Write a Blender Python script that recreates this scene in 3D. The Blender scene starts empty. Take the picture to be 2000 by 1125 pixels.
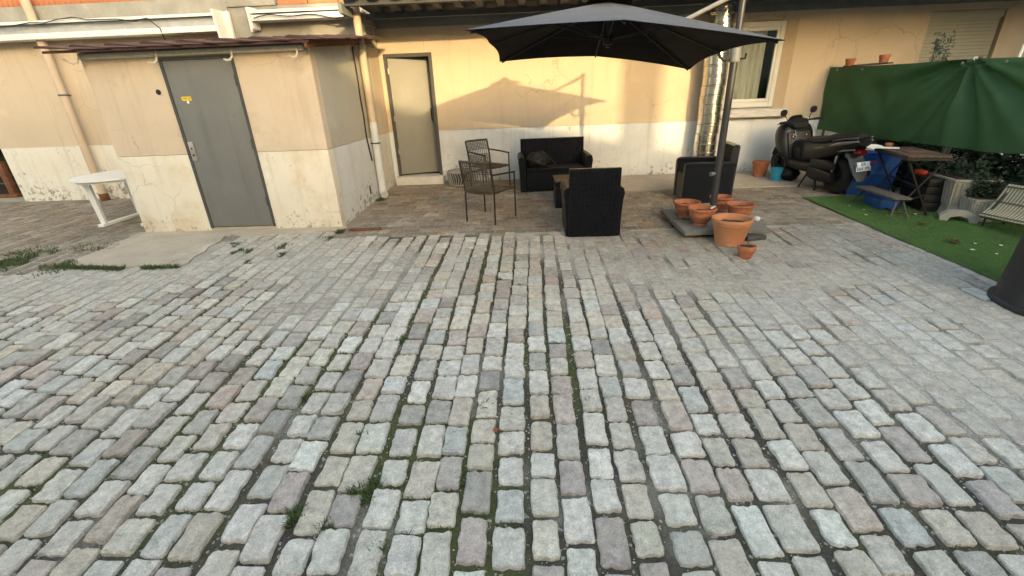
import bpy, bmesh, math, random
from mathutils import Vector, Matrix, noise as mnoise
R_ = math.radians
scene = bpy.context.scene
COL = scene.collection
random.seed(7)

# ------------------------------------------------------------------ camera
cam_data = bpy.data.cameras.new('camera')
cam_data.sensor_width = 36.0
cam_data.lens = 864.5 / 2000 * 36
cam_data.clip_start = 0.05
cam_data.clip_end = 500
cam = bpy.data.objects.new('camera', cam_data)
COL.objects.link(cam)
p, r, yw = R_(23.518), R_(-2.262), R_(2.158)
F = Vector((-math.sin(yw) * math.cos(p), math.cos(yw) * math.cos(p), -math.sin(p)))
r0 = Vector((math.cos(yw), math.sin(yw), 0))
u0 = r0.cross(F)
RT = r0 * math.cos(r) + u0 * math.sin(r)
UP = u0 * math.cos(r) - r0 * math.sin(r)
CAM = Vector((0, 0, 1.52))
m = Matrix((RT, UP, -F)).transposed().to_4x4()
m.translation = CAM
cam.matrix_world = m
scene.camera = cam

# ------------------------------------------------------------------ sky, sun, exposure
SUN_DIR = Vector((-1.275, 3.26, -0.665)).normalized()      # the way the light travels
sun_pos = -SUN_DIR
elev = math.asin(sun_pos.z)
azim = math.atan2(sun_pos.x, sun_pos.y)
world = bpy.data.worlds.new('World')
scene.world = world
world.use_nodes = True
wn = world.node_tree.nodes
wn.clear()
sky = wn.new('ShaderNodeTexSky')
sky.sky_type = 'NISHITA'
sky.sun_disc = False
sky.sun_elevation = elev
sky.sun_rotation = azim
sky.air_density = 1.0
sky.dust_density = 2.2
sky.ozone_density = 0.6
bg = wn.new('ShaderNodeBackground')
bg.inputs['Strength'].default_value = 0.15
wo = wn.new('ShaderNodeOutputWorld')
world.node_tree.links.new(sky.outputs[0], bg.inputs['Color'])
world.node_tree.links.new(bg.outputs[0], wo.inputs['Surface'])
sun_data = bpy.data.lights.new('sun', 'SUN')
sun_data.energy = .68
sun_data.angle = R_(0.7)
sun_data.color = (1.0, 0.80, 0.50)
sun = bpy.data.objects.new('sun', sun_data)
COL.objects.link(sun)
sun.rotation_euler = SUN_DIR.to_track_quat('-Z', 'Y').to_euler()
scene.view_settings.view_transform = 'Standard'
scene.view_settings.look = 'None'
scene.view_settings.gamma = 1
scene.view_settings.exposure = 2.65
scene.view_settings.use_white_balance = True
scene.view_settings.white_balance_temperature = 7900
scene.view_settings.white_balance_tint = 6

# ------------------------------------------------------------------ helpers
def link(o, parent=None):
    COL.objects.link(o)
    if parent is not None:
        o.parent = parent
    return o

def tag(o, label=None, cat=None, group=None, kind=None):
    if label: o['label'] = label
    if cat: o['category'] = cat
    if group: o['group'] = group
    if kind: o['kind'] = kind
    return o

def thing(name, label, cat, loc=(0, 0, 0), rz=0, group=None):
    o = bpy.data.objects.new(name, None)
    o.empty_display_size = 0.1
    link(o)
    o.location = loc
    o.rotation_euler = (0, 0, rz)
    return tag(o, label, cat, group)

def copy_tree(o, parent=None):
    c = o.copy()
    link(c, parent)
    for ch in [x for x in bpy.data.objects if x.parent == o]:
        copy_tree(ch, c)
    return c

class MB:
    """collects shapes, builds one mesh object"""
    def __init__(self):
        self.bm = bmesh.new()
    def box(self, x0, x1, y0, y1, z0, z1, bev=0.0, rot=None, piv=None):
        vs = [self.bm.verts.new(v) for v in ((x0,y0,z0),(x1,y0,z0),(x1,y1,z0),(x0,y1,z0),(x0,y0,z1),(x1,y0,z1),(x1,y1,z1),(x0,y1,z1))]
        fs = [self.bm.faces.new([vs[i] for i in f]) for f in ((0,3,2,1),(4,5,6,7),(0,1,5,4),(1,2,6,5),(2,3,7,6),(3,0,4,7))]
        if bev > 0:
            es = set(e for f in fs for e in f.edges)
            res = bmesh.ops.bevel(self.bm, geom=list(es), offset=bev, segments=2, profile=0.6, affect='EDGES')
            vs = list({v for f in res['faces'] for v in f.verts} | {v for v in vs if v.is_valid})
        if rot is not None:
            pv = Vector(piv or ((x0+x1)/2, (y0+y1)/2, (z0+z1)/2))
            for v in vs:
                v.co = rot @ (v.co - pv) + pv
        return self
    def poly(self, pts):
        self.bm.faces.new([self.bm.verts.new(q) for q in pts])
        return self
    def prism(self, pts, axis, a0, a1):
        """pts 2D outline in the two other axes, extruded along axis"""
        def mk(q, a):
            if axis == 'x': return (a, q[0], q[1])
            if axis == 'y': return (q[0], a, q[1])
            return (q[0], q[1], a)
        A = [self.bm.verts.new(mk(q, a0)) for q in pts]
        B = [self.bm.verts.new(mk(q, a1)) for q in pts]
        n = len(pts)
        self.bm.faces.new(A)
        self.bm.faces.new(B[::-1])
        for i in range(n):
            self.bm.faces.new((A[i], B[i], B[(i+1) % n], A[(i+1) % n]))
        return self
    def tube(self, path, rad, n=8, caps=True):
        path = [Vector(q) for q in path]
        rads = rad if isinstance(rad, (list, tuple)) else [rad] * len(path)
        rings = []
        prev = None
        for i, q in enumerate(path):
            if i == 0: t = path[1] - q
            elif i == len(path) - 1: t = q - path[i-1]
            else: t = (path[i+1] - q).normalized() + (q - path[i-1]).normalized()
            t.normalize()
            if prev is None:
                a = Vector((0, 0, 1)) if abs(t.z) < 0.9 else Vector((1, 0, 0))
                s = t.cross(a).normalized()
            else:
                s = (prev - t * prev.dot(t)).normalized()
            prev = s
            w = t.cross(s)
            rings.append([self.bm.verts.new(q + (s * math.cos(2*math.pi*k/n) + w * math.sin(2*math.pi*k/n)) * rads[i]) for k in range(n)])
        for a, b in zip(rings, rings[1:]):
            for k in range(n):
                self.bm.faces.new((a[k], a[(k+1) % n], b[(k+1) % n], b[k]))
        if caps:
            self.bm.faces.new(rings[0][::-1])
            self.bm.faces.new(rings[-1])
        return self
    def lathe(self, prof, n=28, c=(0, 0, 0), wob=0):
        rings = []
        for (rr, z) in prof:
            rings.append([self.bm.verts.new((c[0] + rr*math.cos(2*math.pi*k/n), c[1] + rr*math.sin(2*math.pi*k/n), c[2] + z)) for k in range(n)])
        for a, b in zip(rings, rings[1:]):
            for k in range(n):
                self.bm.faces.new((a[k], a[(k+1) % n], b[(k+1) % n], b[k]))
        self.bm.faces.new(rings[0][::-1])
        self.bm.faces.new(rings[-1])
        return self
    def loft(self, secs, n=16, caps=True):
        """secs: (center, half_w along X, half_h along Z, exponent, tilt) sections along Y"""
        rings = []
        for s in secs:
            c, hw, hh, ex = s[:4]
            til = s[4] if len(s) > 4 else 0
            ring = []
            for k in range(n):
                a = 2 * math.pi * k / n
                ca, sa = math.cos(a), math.sin(a)
                x = math.copysign(abs(ca) ** (2/ex), ca) * hw
                z = math.copysign(abs(sa) ** (2/ex), sa) * hh
                ring.append(self.bm.verts.new((c[0] + x, c[1] - math.sin(til) * z, c[2] + math.cos(til) * z)))
            rings.append(ring)
        for a, b in zip(rings, rings[1:]):
            for k in range(n):
                self.bm.faces.new((a[k], b[k], b[(k+1) % n], a[(k+1) % n]))
        if caps:
            self.bm.faces.new(rings[0])
            self.bm.faces.new(rings[-1][::-1])
        return self
    def torus(self, c, rad, r2, axis='x', n=28, k=10, flat=1.0):
        rings = []
        for i in range(n):
            a = 2*math.pi*i/n
            ring = []
            for j in range(k):
                b = 2*math.pi*j/k
                d = rad + r2*math.cos(b)
                o = r2*math.sin(b)*flat
                if axis == 'x': q = (c[0]+o, c[1]+d*math.cos(a), c[2]+d*math.sin(a))
                elif axis == 'z': q = (c[0]+d*math.cos(a), c[1]+d*math.sin(a), c[2]+o)
                else: q = (c[0]+d*math.cos(a), c[1]+o, c[2]+d*math.sin(a))
                ring.append(self.bm.verts.new(q))
            rings.append(ring)
        for i in range(n):
            a, b = rings[i], rings[(i+1) % n]
            for j in range(k):
                self.bm.faces.new((a[j], a[(j+1) % k], b[(j+1) % k], b[j]))
        return self
    def xform(self, M):
        bmesh.ops.transform(self.bm, matrix=M, verts=self.bm.verts)
        return self
    def mesh(self, name, mt, smooth=True, ang=35):
        bmesh.ops.recalc_face_normals(self.bm, faces=self.bm.faces)
        me = bpy.data.meshes.new(name)
        self.bm.to_mesh(me)
        self.bm.free()
        me.materials.append(mt)
        if smooth:
            for q in me.polygons: q.use_smooth = True
            me.set_sharp_from_angle(angle=R_(ang))
        return me
    def build(self, name, mt, parent=None, smooth=True, ang=35):
        return link(bpy.data.objects.new(name, self.mesh(name, mt, smooth, ang)), parent)

def ss(a, b, x):
    t = min(1, max(0, (x - a) / (b - a)))
    return t * t * (3 - 2 * t)

# ------------------------------------------------------------------ materials
def lin(c):
    return tuple((v/12.92 if v <= .04045 else ((v+.055)/1.055)**2.4) for v in c)

MATS = {}
def mat(name, c1, c2=None, scale=6.0, rough=0.8, bump=0.0, bscale=90.0, metal=0.0, spec=0.4, world_co=False,
        stretch=(1, 1, 1), spots=None, speck=None, coat=0.0, sheen=0.0, rvar=0.1, waves=None, streak=None, crack=None):
    """noise-mixed principled material. spots=(colour, scale, lo, hi): large stains; speck=(colour, scale, threshold, ztop): mould specks"""
    mt = bpy.data.materials.new(name)
    mt.use_nodes = True
    nt = mt.node_tree
    N, L = nt.nodes, nt.links
    b = N['Principled BSDF']
    b.inputs['Metallic'].default_value = metal
    b.inputs['Specular IOR Level'].default_value = spec
    b.inputs['Coat Weight'].default_value = coat
    b.inputs['Sheen Weight'].default_value = sheen
    if world_co:
        g = N.new('ShaderNodeNewGeometry'); co = g.outputs['Position']
    else:
        g = N.new('ShaderNodeTexCoord'); co = g.outputs['Object']
    mp = N.new('ShaderNodeMapping'); mp.inputs['Scale'].default_value = stretch
    L.new(co, mp.inputs['Vector'])
    c2 = c2 or tuple(v * 0.82 for v in c1)
    n1 = N.new('ShaderNodeTexNoise'); n1.inputs['Scale'].default_value = scale; n1.inputs['Detail'].default_value = 6; n1.inputs['Roughness'].default_value = .62
    L.new(mp.outputs[0], n1.inputs['Vector'])
    rp = N.new('ShaderNodeValToRGB')
    rp.color_ramp.elements[0].position = .32; rp.color_ramp.elements[0].color = (*c1, 1)
    rp.color_ramp.elements[1].position = .68; rp.color_ramp.elements[1].color = (*c2, 1)
    L.new(n1.outputs['Fac'], rp.inputs[0])
    out = rp.outputs[0]
    def mixin(out, fac, colour):
        mx = N.new('ShaderNodeMix'); mx.data_type = 'RGBA'
        L.new(fac, mx.inputs['Factor']); L.new(out, mx.inputs['A']); mx.inputs['B'].default_value = (*colour, 1)
        return mx.outputs['Result']
    for sp in (spots or []):
        n2 = N.new('ShaderNodeTexNoise'); n2.inputs['Scale'].default_value = sp[1]; n2.inputs['Detail'].default_value = 7; n2.inputs['Roughness'].default_value = .68
        n2.noise_dimensions = '4D'; n2.inputs['W'].default_value = sp[2] * 37.7 + sp[1]
        L.new(mp.outputs[0], n2.inputs['Vector'])
        mr = N.new('ShaderNodeMapRange'); mr.interpolation_type = 'SMOOTHSTEP'
        mr.inputs['From Min'].default_value = sp[2]; mr.inputs['From Max'].default_value = sp[3]
        mr.inputs['To Max'].default_value = sp[4] if len(sp) > 4 else 1
        L.new(n2.outputs['Fac'], mr.inputs['Value'])
        out = mixin(out, mr.outputs[0], sp[0])
    if streak:          # runs of dirty water: long thin vertical stains
        sm_ = N.new('ShaderNodeMapping'); sm_.inputs['Scale'].default_value = (9, 9, .55); L.new(co, sm_.inputs['Vector'])
        sn = N.new('ShaderNodeTexNoise'); sn.inputs['Scale'].default_value = 1; sn.inputs['Detail'].default_value = 6; sn.inputs['Roughness'].default_value = .65
        L.new(sm_.outputs[0], sn.inputs['Vector'])
        sr_ = N.new('ShaderNodeMapRange'); sr_.inputs['From Min'].default_value = .54; sr_.inputs['From Max'].default_value = .72; sr_.inputs['To Max'].default_value = streak[1]
        L.new(sn.outputs['Fac'], sr_.inputs['Value'])
        out = mixin(out, sr_.outputs[0], streak[0])
    if crack:           # hairline cracks, only here and there
        dn = N.new('ShaderNodeTexNoise'); dn.inputs['Scale'].default_value = 5; dn.inputs['Detail'].default_value = 4; L.new(co, dn.inputs['Vector'])
        dv = N.new('ShaderNodeVectorMath'); dv.operation = 'MULTIPLY_ADD'; L.new(dn.outputs['Color'], dv.inputs[0]); dv.inputs[1].default_value = (.25, .25, .25); L.new(co, dv.inputs[2])
        vo = N.new('ShaderNodeTexVoronoi'); vo.feature = 'DISTANCE_TO_EDGE'; vo.inputs['Scale'].default_value = crack[1]; L.new(dv.outputs[0], vo.inputs['Vector'])
        c1_ = N.new('ShaderNodeMapRange'); c1_.inputs['From Min'].default_value = .003; c1_.inputs['From Max'].default_value = .010; c1_.inputs['To Min'].default_value = 1; c1_.inputs['To Max'].default_value = 0
        L.new(vo.outputs['Distance'], c1_.inputs['Value'])
        mn = N.new('ShaderNodeTexNoise'); mn.inputs['Scale'].default_value = 1.1; mn.inputs['Detail'].default_value = 3; L.new(co, mn.inputs['Vector'])
        c2_ = N.new('ShaderNodeMapRange'); c2_.inputs['From Min'].default_value = .50; c2_.inputs['From Max'].default_value = .60; c2_.inputs['To Max'].default_value = crack[2]; L.new(mn.outputs['Fac'], c2_.inputs['Value'])
        cm = N.new('ShaderNodeMath'); cm.operation = 'MULTIPLY'; L.new(c1_.outputs[0], cm.inputs[0]); L.new(c2_.outputs[0], cm.inputs[1])
        out = mixin(out, cm.outputs[0], crack[0])
    if speck:
        n3 = N.new('ShaderNodeTexNoise'); n3.inputs['Scale'].default_value = speck[1]; n3.inputs['Detail'].default_value = 8; n3.inputs['Roughness'].default_value = .75
        L.new(co, n3.inputs['Vector'])
        n4 = N.new('ShaderNodeTexNoise'); n4.inputs['Scale'].default_value = 1.7; n4.inputs['Detail'].default_value = 3
        L.new(co, n4.inputs['Vector'])
        sx = N.new('ShaderNodeSeparateXYZ'); L.new(co, sx.inputs[0])
        zr = N.new('ShaderNodeMapRange'); zr.inputs['From Min'].default_value = speck[3]; zr.inputs['From Max'].default_value = speck[4]
        zr.inputs['To Min'].default_value = 0; zr.inputs['To Max'].default_value = .17
        L.new(sx.outputs['Z'], zr.inputs['Value'])
        ad = N.new('ShaderNodeMath'); ad.operation = 'ADD'; L.new(n3.outputs['Fac'], ad.inputs[0]); L.new(zr.outputs[0], ad.inputs[1])
        m4 = N.new('ShaderNodeMath'); m4.operation = 'MULTIPLY_ADD'; L.new(n4.outputs['Fac'], m4.inputs[0]); m4.inputs[1].default_value = .3; L.new(ad.outputs[0], m4.inputs[2])
        tr = N.new('ShaderNodeMapRange'); tr.inputs['From Min'].default_value = speck[2]; tr.inputs['From Max'].default_value = speck[2] + .08; tr.inputs['To Max'].default_value = .85
        L.new(m4.outputs[0], tr.inputs['Value'])
        out = mixin(out, tr.outputs[0], speck[0])
    L.new(out, b.inputs['Base Color'])
    n5 = N.new('ShaderNodeTexNoise'); n5.inputs['Scale'].default_value = scale * 2.3; n5.inputs['Detail'].default_value = 4
    L.new(mp.outputs[0], n5.inputs['Vector'])
    rr = N.new('ShaderNodeMapRange'); rr.inputs['To Min'].default_value = max(0.02, rough - rvar); rr.inputs['To Max'].default_value = min(1, rough + rvar)
    L.new(n5.outputs['Fac'], rr.inputs['Value']); L.new(rr.outputs[0], b.inputs['Roughness'])
    if bump > 0:
        n6 = N.new('ShaderNodeTexNoise'); n6.inputs['Scale'].default_value = bscale; n6.inputs['Detail'].default_value = 5; n6.inputs['Roughness'].default_value = .6
        L.new(mp.outputs[0], n6.inputs['Vector'])
        hgt = n6.outputs['Fac']
        if waves:
            wv = N.new('ShaderNodeTexWave'); wv.wave_type = 'BANDS'; wv.bands_direction = waves[0]; wv.inputs['Scale'].default_value = waves[1]; wv.inputs['Distortion'].default_value = 0.6
            L.new(mp.outputs[0], wv.inputs['Vector'])
            am = N.new('ShaderNodeMath'); am.operation = 'MULTIPLY_ADD'; L.new(wv.outputs['Fac'], am.inputs[0]); am.inputs[1].default_value = waves[2]; L.new(hgt, am.inputs[2])
            hgt = am.outputs[0]
        bp = N.new('ShaderNodeBump'); bp.inputs['Strength'].default_value = bump; bp.inputs['Distance'].default_value = .01
        L.new(hgt, bp.inputs['Height']); L.new(bp.outputs[0], b.inputs['Normal'])
    MATS[name] = mt
    return mt

PL1, PL2 = (.575, .475, .365), (.53, .435, .33)
mat('plaster', PL1, PL2, 1.6, .9, .5, 90, world_co=True, streak=((.42, .335, .235), .45), crack=((.22, .17, .12), 1.3, .42), spots=[((.49, .37, .235), .7, .52, .75, .55), ((.70, .55, .37), 2.6, .58, .74, .5), ((.40, .31, .20), 5.5, .66, .78, .35)])
mat('plaster_shed', (.62, .51, .395), (.57, .465, .355), 1.9, .9, .55, 80, world_co=True, streak=((.44, .35, .25), .5), crack=((.25, .19, .13), 1.4, .4), spots=[((.66, .55, .43), 1.3, .52, .68, .8), ((.42, .335, .245), 2.0, .55, .72, .6), ((.70, .63, .52), 9, .66, .73, .6), ((.36, .29, .21), 26, .70, .77, .4)])
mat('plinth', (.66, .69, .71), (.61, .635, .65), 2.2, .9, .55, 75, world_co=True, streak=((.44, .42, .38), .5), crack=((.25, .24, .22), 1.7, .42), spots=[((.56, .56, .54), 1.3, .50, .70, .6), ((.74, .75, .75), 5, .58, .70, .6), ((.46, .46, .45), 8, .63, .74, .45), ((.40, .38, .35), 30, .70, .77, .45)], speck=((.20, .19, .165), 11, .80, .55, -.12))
mat('plinth_cream', (.73, .70, .62), (.68, .645, .56), 2.2, .9, .55, 75, world_co=True, streak=((.44, .42, .38), .5), crack=((.25, .24, .22), 1.7, .42), spots=[((.60, .52, .40), 1.3, .50, .70, .6), ((.78, .75, .67), 5, .58, .70, .6), ((.46, .42, .36), 8, .63, .74, .45)], speck=((.20, .18, .15), 11, .78, .60, -.12))
mat('plaster_shed_shade', (.45, .425, .36), (.40, .38, .325), 1.9, .9, .4, 120, world_co=True, spots=[((.52, .49, .42), 1.3, .52, .68, .7), ((.34, .325, .28), 2.4, .55, .74, .6), ((.55, .45, .33), 3.1, .60, .74, .5)])  # shed plaster greyed to imitate the shade on its right side
mat('plinth_shed', (.73, .68, .58), (.68, .62, .515), 2.0, .9, .55, 75, world_co=True, streak=((.50, .41, .29), .55), crack=((.26, .21, .15), 1.7, .42), spots=[((.58, .47, .32), 1.4, .48, .68, .85), ((.76, .73, .66), 4, .56, .68, .7), ((.45, .38, .28), 7, .62, .72, .5), ((.36, .31, .24), 30, .70, .76, .5)], speck=((.24, .20, .15), 12, .81, .30, -.22))
mat('concrete', (.33, .32, .29), (.24, .235, .21), 3.5, .92, .6, 60, world_co=True, spots=[((.45, .42, .36), 2.5, .56, .7, .8), ((.15, .14, .13), 6, .6, .75, .6)])
mat('slab_concrete', (.46, .395, .315), (.37, .32, .255), 3.0, .93, 1.0, 40, world_co=True, spots=[((.56, .50, .42), 1.8, .52, .68, .8), ((.24, .205, .165), 5, .57, .70, .75), ((.62, .59, .53), 14, .66, .72, .7)])
mat('terracotta', (.52, .20, .10), (.40, .15, .08), 8, .85, .3, 60, spots=[((.58, .30, .18), 12, .6, .72, .6)])
mat('white_metal', (.80, .79, .75), (.72, .71, .66), 5, .45, .06, 40, spots=[((.55, .53, .48), 6, .62, .75, .5)])
mat('grey_liner', (.42, .45, .48), (.34, .37, .40), 9, .6, .4, 14)
mat('pipe_beige', (.56, .44, .33), (.50, .39, .29), 4, .6, .08, 30, spots=[((.40, .33, .27), 5, .6, .75, .5)])
mat('pipe_white', (.62, .64, .66), (.52, .54, .55), 6, .55, .06, 30)
mat('door_grey', (.175, .178, .172), (.155, .158, .153), 2.2, .45, .25, 5, world_co=True, streak=((.115, .116, .113), .5), spots=[((.235, .23, .215), 4, .56, .72, .55), ((.12, .12, .118), 6, .60, .74, .6), ((.30, .29, .27), 30, .70, .76, .5)])
mat('frame_grey', (.075, .078, .08), (.055, .058, .06), 5, .5, .05, 50)
mat('door_leaf', (.255, .248, .225), (.225, .22, .20), 2.5, .55, .04, 60)
mat('metal_plate', (.50, .48, .44), (.40, .38, .35), 9, .4, .05, 40, metal=.6)
mat('black', (.012, .012, .013), (.02, .02, .02), 5, .6)
mat('dark_inside', (.03, .028, .025), (.02, .02, .018), 3, .9)
mat('yellow_sticker', (.80, .58, .05), (.72, .50, .05), 9, .5)
mat('yellow_dark', (.42, .30, .03), (.35, .25, .03), 9, .5)
mat('paper_white', (.80, .80, .78), (.74, .74, .72), 9, .6)
mat('rust_tile', (.075, .032, .030), (.050, .026, .026), 10, .7, .4, 40, spots=[((.20, .075, .03), 7, .6, .72, .8)])
mat('rust', (.22, .085, .035), (.10, .045, .03), 14, .85, .5, 60)
mat('hook_white', (.66, .62, .52), (.52, .46, .36), 20, .6)
mat('deck_metal', (.085, .092, .10), (.062, .068, .074), 4, .65, .1, 30, spots=[((.08, .08, .078), 3, .58, .75, .5)])
mat('plate_wood', (.21, .225, .22), (.155, .168, .165), 3, .9, .5, 40, world_co=True)
mat('flue_metal', (.66, .64, .60), (.56, .545, .52), 10, .22, .08, 25, metal=1.0, rvar=.08)
mat('window_white', (.64, .645, .63), (.59, .595, .58), 5, .45)
mat('trim_tan', (.46, .365, .26), (.41, .325, .23), 3, .9, .3, 110)
mat('sill_stone', (.62, .61, .58), (.52, .51, .48), 7, .8, .4, 60, spots=[((.40, .39, .37), 10, .6, .74, .6)])
mat('curtain', (.70, .69, .62), (.62, .61, .55), 4, .9, .1, 200)
mat('shutter_grey', (.40, .385, .32), (.36, .345, .29), 3, .6)
mat('parasol_fabric', (.010, .010, .013), (.008, .008, .010), 2.5, .85, .12, 400, spec=.12, spots=[((.014, .013, .015), 1.4, .52, .74, .6)])
mat('parasol_faded', (.080, .075, .083), (.058, .055, .062), 1.6, .7, .12, 400, spec=.3, spots=[((.125, .115, .12), 1.1, .50, .70, .7), ((.045, .06, .066), 2.2, .55, .72, .5)])
mat('parasol_metal', (.060, .062, .066), (.048, .05, .054), 6, .42, .02, 50, metal=.3)
mat('parasol_cap', (.50, .48, .48), (.42, .40, .40), 6, .6)
mat('bracket_light', (.20, .205, .205), (.16, .165, .165), 8, .5)
mat('rattan_black', (.008, .009, .012), (.006, .007, .009), 14, .45, .7, 160, waves=('Z', 38, 1.4))
mat('rattan_black_v', (.011, .013, .019), (.008, .009, .014), 14, .30, .8, 160, waves=('X', 34, 1.6))
mat('cushion_dark', (.022, .022, .024), (.015, .015, .017), 6, .9, .3, 120)
mat('bag_black', (.004, .004, .005), (.006, .006, .007), 10, .55, .5, 25)
mat('woven_brown', (.095, .075, .056), (.058, .046, .035), 25, .75, .4, 90)
mat('chair_metal', (.020, .017, .015), (.014, .012, .011), 10, .5, .05, 60)
mat('pouf_weave', (.36, .35, .33), (.22, .21, .20), 22, .85, .6, 60)
mat('table_wood', (.105, .068, .052), (.075, .05, .04), 6, .6, .2, 40, stretch=(6, 1, 1), spots=[((.30, .22, .17), 5, .58, .74, .6)])
mat('bench_wood', (.12, .105, .09), (.085, .075, .065), 8, .8, .3, 40, stretch=(6, 1, 1))
mat('pot', (.42, .150, .075), (.33, .115, .058), 13, .78, .2, 50, spots=[((.52, .30, .21), 6, .54, .70, .7), ((.22, .095, .06), 9, .60, .72, .6), ((.50, .40, .33), 22, .66, .74, .6)])
mat('pot_pale', (.52, .225, .115), (.46, .19, .095), 4, .78, .2, 50, spots=[((.58, .36, .25), 7, .54, .70, .7), ((.34, .16, .10), 11, .62, .74, .5), ((.56, .46, .38), 24, .66, .74, .6)])
mat('soil', (.055, .04, .028), (.03, .022, .017), 30, .95, 1.0, 50, spots=[((.12, .09, .06), 40, .6, .7, .8)])
mat('weight_slab', (.20, .195, .18), (.15, .147, .135), 6, .95, .7, 60, spots=[((.10, .10, .09), 5, .58, .75, .6), ((.28, .27, .24), 11, .62, .74, .5)])
mat('tarp_green', (.088, .205, .088), (.072, .172, .074), 3, .55, .5, 160, spots=[((.115, .245, .11), 2, .52, .75, .5)])
mat('turf', (.145, .275, .085), (.115, .235, .068), 6, .95, 1.0, 300, world_co=True, spots=[((.18, .31, .11), 3, .55, .72, .6)])
mat('plastic_white', (.78, .78, .76), (.72, .72, .70), 4, .4, spots=[((.6, .58, .52), 6, .62, .76, .4)])
mat('blue_plastic', (.006, .075, .30), (.006, .06, .25), 4, .45)
mat('cyan_plastic', (.02, .30, .44), (.018, .26, .39), 5, .45)
mat('black_plastic', (.016, .017, .019), (.022, .023, .025), 3, .5, .08, 30, spots=[((.075, .072, .068), 2.2, .58, .76, .5), ((.14, .13, .12), 18, .70, .76, .4)])
mat('scooter_black', (.005, .006, .008), (.005, .006, .008), 4, .38)
mat('scooter_matt', (.010, .011, .013), (.008, .009, .010), 6, .5, .15, 90)
mat('scooter_grey', (.085, .09, .095), (.07, .075, .08), 6, .55)
mat('scooter_silver', (.19, .185, .175), (.15, .147, .14), 6, .4, metal=.3)
mat('rubber', (.012, .012, .012), (.02, .019, .018), 12, .85, .2, 80)
mat('chrome', (.6, .6, .6), (.5, .5, .5), 6, .2, metal=1)
mat('red_lens', (.07, .004, .007), (.05, .003, .005), 5, .25)
mat('red_plastic', (.60, .05, .02), (.5, .04, .02), 5, .4)
mat('planter_stone', (.36, .335, .29), (.27, .25, .21), 7, .92, .6, 50, spots=[((.12, .12, .10), 5, .55, .74, .6)])
mat('slat_cream', (.40, .36, .25), (.32, .285, .20), 9, .8, .2, 60)
mat('slat_dark', (.10, .095, .075), (.07, .066, .055), 9, .8, .2, 60)
mat('leaf_brown', (.20, .075, .035), (.13, .05, .025), 30, .8, .3, 60)
mat('leaf_orange', (.55, .16, .06), (.45, .12, .05), 30, .8)
mat('weed', (.050, .088, .026), (.080, .105, .036), 9, .8, world_co=True)
mat('dark_foliage', (.014, .028, .013), (.026, .042, .019), 3, .75, world_co=True)
mat('blue_foliage', (.075, .13, .105), (.05, .095, .075), 7, .7)
mat('brick_far', (.42, .33, .24), (.36, .28, .2), 2, .9)
mat('asphalt', (.055, .054, .052), (.045, .044, .043), 3, .95, .5, 80, world_co=True)

def stone_mat():
    mt = bpy.data.materials.new('cobble_stone'); mt.use_nodes = True
    N, L = mt.node_tree.nodes, mt.node_tree.links
    b = N['Principled BSDF']; b.inputs['Specular IOR Level'].default_value = .35
    at = N.new('ShaderNodeAttribute'); at.attribute_name = 'tint'
    g = N.new('ShaderNodeNewGeometry')
    def nz(sc, det=6, ro=.65):
        n = N.new('ShaderNodeTexNoise'); n.inputs['Scale'].default_value = sc; n.inputs['Detail'].default_value = det; n.inputs['Roughness'].default_value = ro
        L.new(g.outputs['Position'], n.inputs['Vector']); return n.outputs['Fac']
    def rng(v, a, b_, c, d):
        q = N.new('ShaderNodeMapRange'); L.new(v, q.inputs['Value'])
        for k, x in zip(('From Min', 'From Max', 'To Min', 'To Max'), (a, b_, c, d)): q.inputs[k].default_value = x
        return q.outputs[0]
    def mul(col, f):
        q = N.new('ShaderNodeMix'); q.data_type = 'RGBA'; q.blend_type = 'MULTIPLY'; q.inputs['Factor'].default_value = 1
        L.new(col, q.inputs['A']); L.new(f, q.inputs['B']); return q.outputs['Result']
    def mixc(col, f, c):
        q = N.new('ShaderNodeMix'); q.data_type = 'RGBA'
        L.new(f, q.inputs['Factor']); L.new(col, q.inputs['A']); q.inputs['B'].default_value = (*c, 1); return q.outputs['Result']
    col = mul(at.outputs['Color'], rng(nz(19, 8, .7), .3, .7, .62, 1.28))
    col = mul(col, rng(nz(150, 3), .3, .7, .72, 1.24))
    col = mixc(col, rng(nz(30, 8, .75), .57, .68, 0, .55), (.15, .135, .115))       # dark mottling
    col = mixc(col, rng(nz(9, 7, .7), .58, .70, 0, .55), (.50, .49, .46))         # lime bloom
    col = mixc(col, rng(nz(2.1, 7, .72), .52, .66, 0, .45), (.52, .49, .44))      # broad pale dusting
    L.new(col, b.inputs['Base Color'])
    L.new(rng(nz(40), .3, .7, .68, .95), b.inputs['Roughness'])
    bp = N.new('ShaderNodeBump'); bp.inputs['Strength'].default_value = 1; bp.inputs['Distance'].default_value = .008
    a = N.new('ShaderNodeMath'); a.operation = 'MULTIPLY_ADD'; L.new(nz(28, 6, .6), a.inputs[0]); a.inputs[1].default_value = 1.3; L.new(nz(140, 4, .6), a.inputs[2])
    L.new(a.outputs[0], bp.inputs['Height']); L.new(bp.outputs[0], b.inputs['Normal'])
    return mt
M_STONE = stone_mat()

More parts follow.
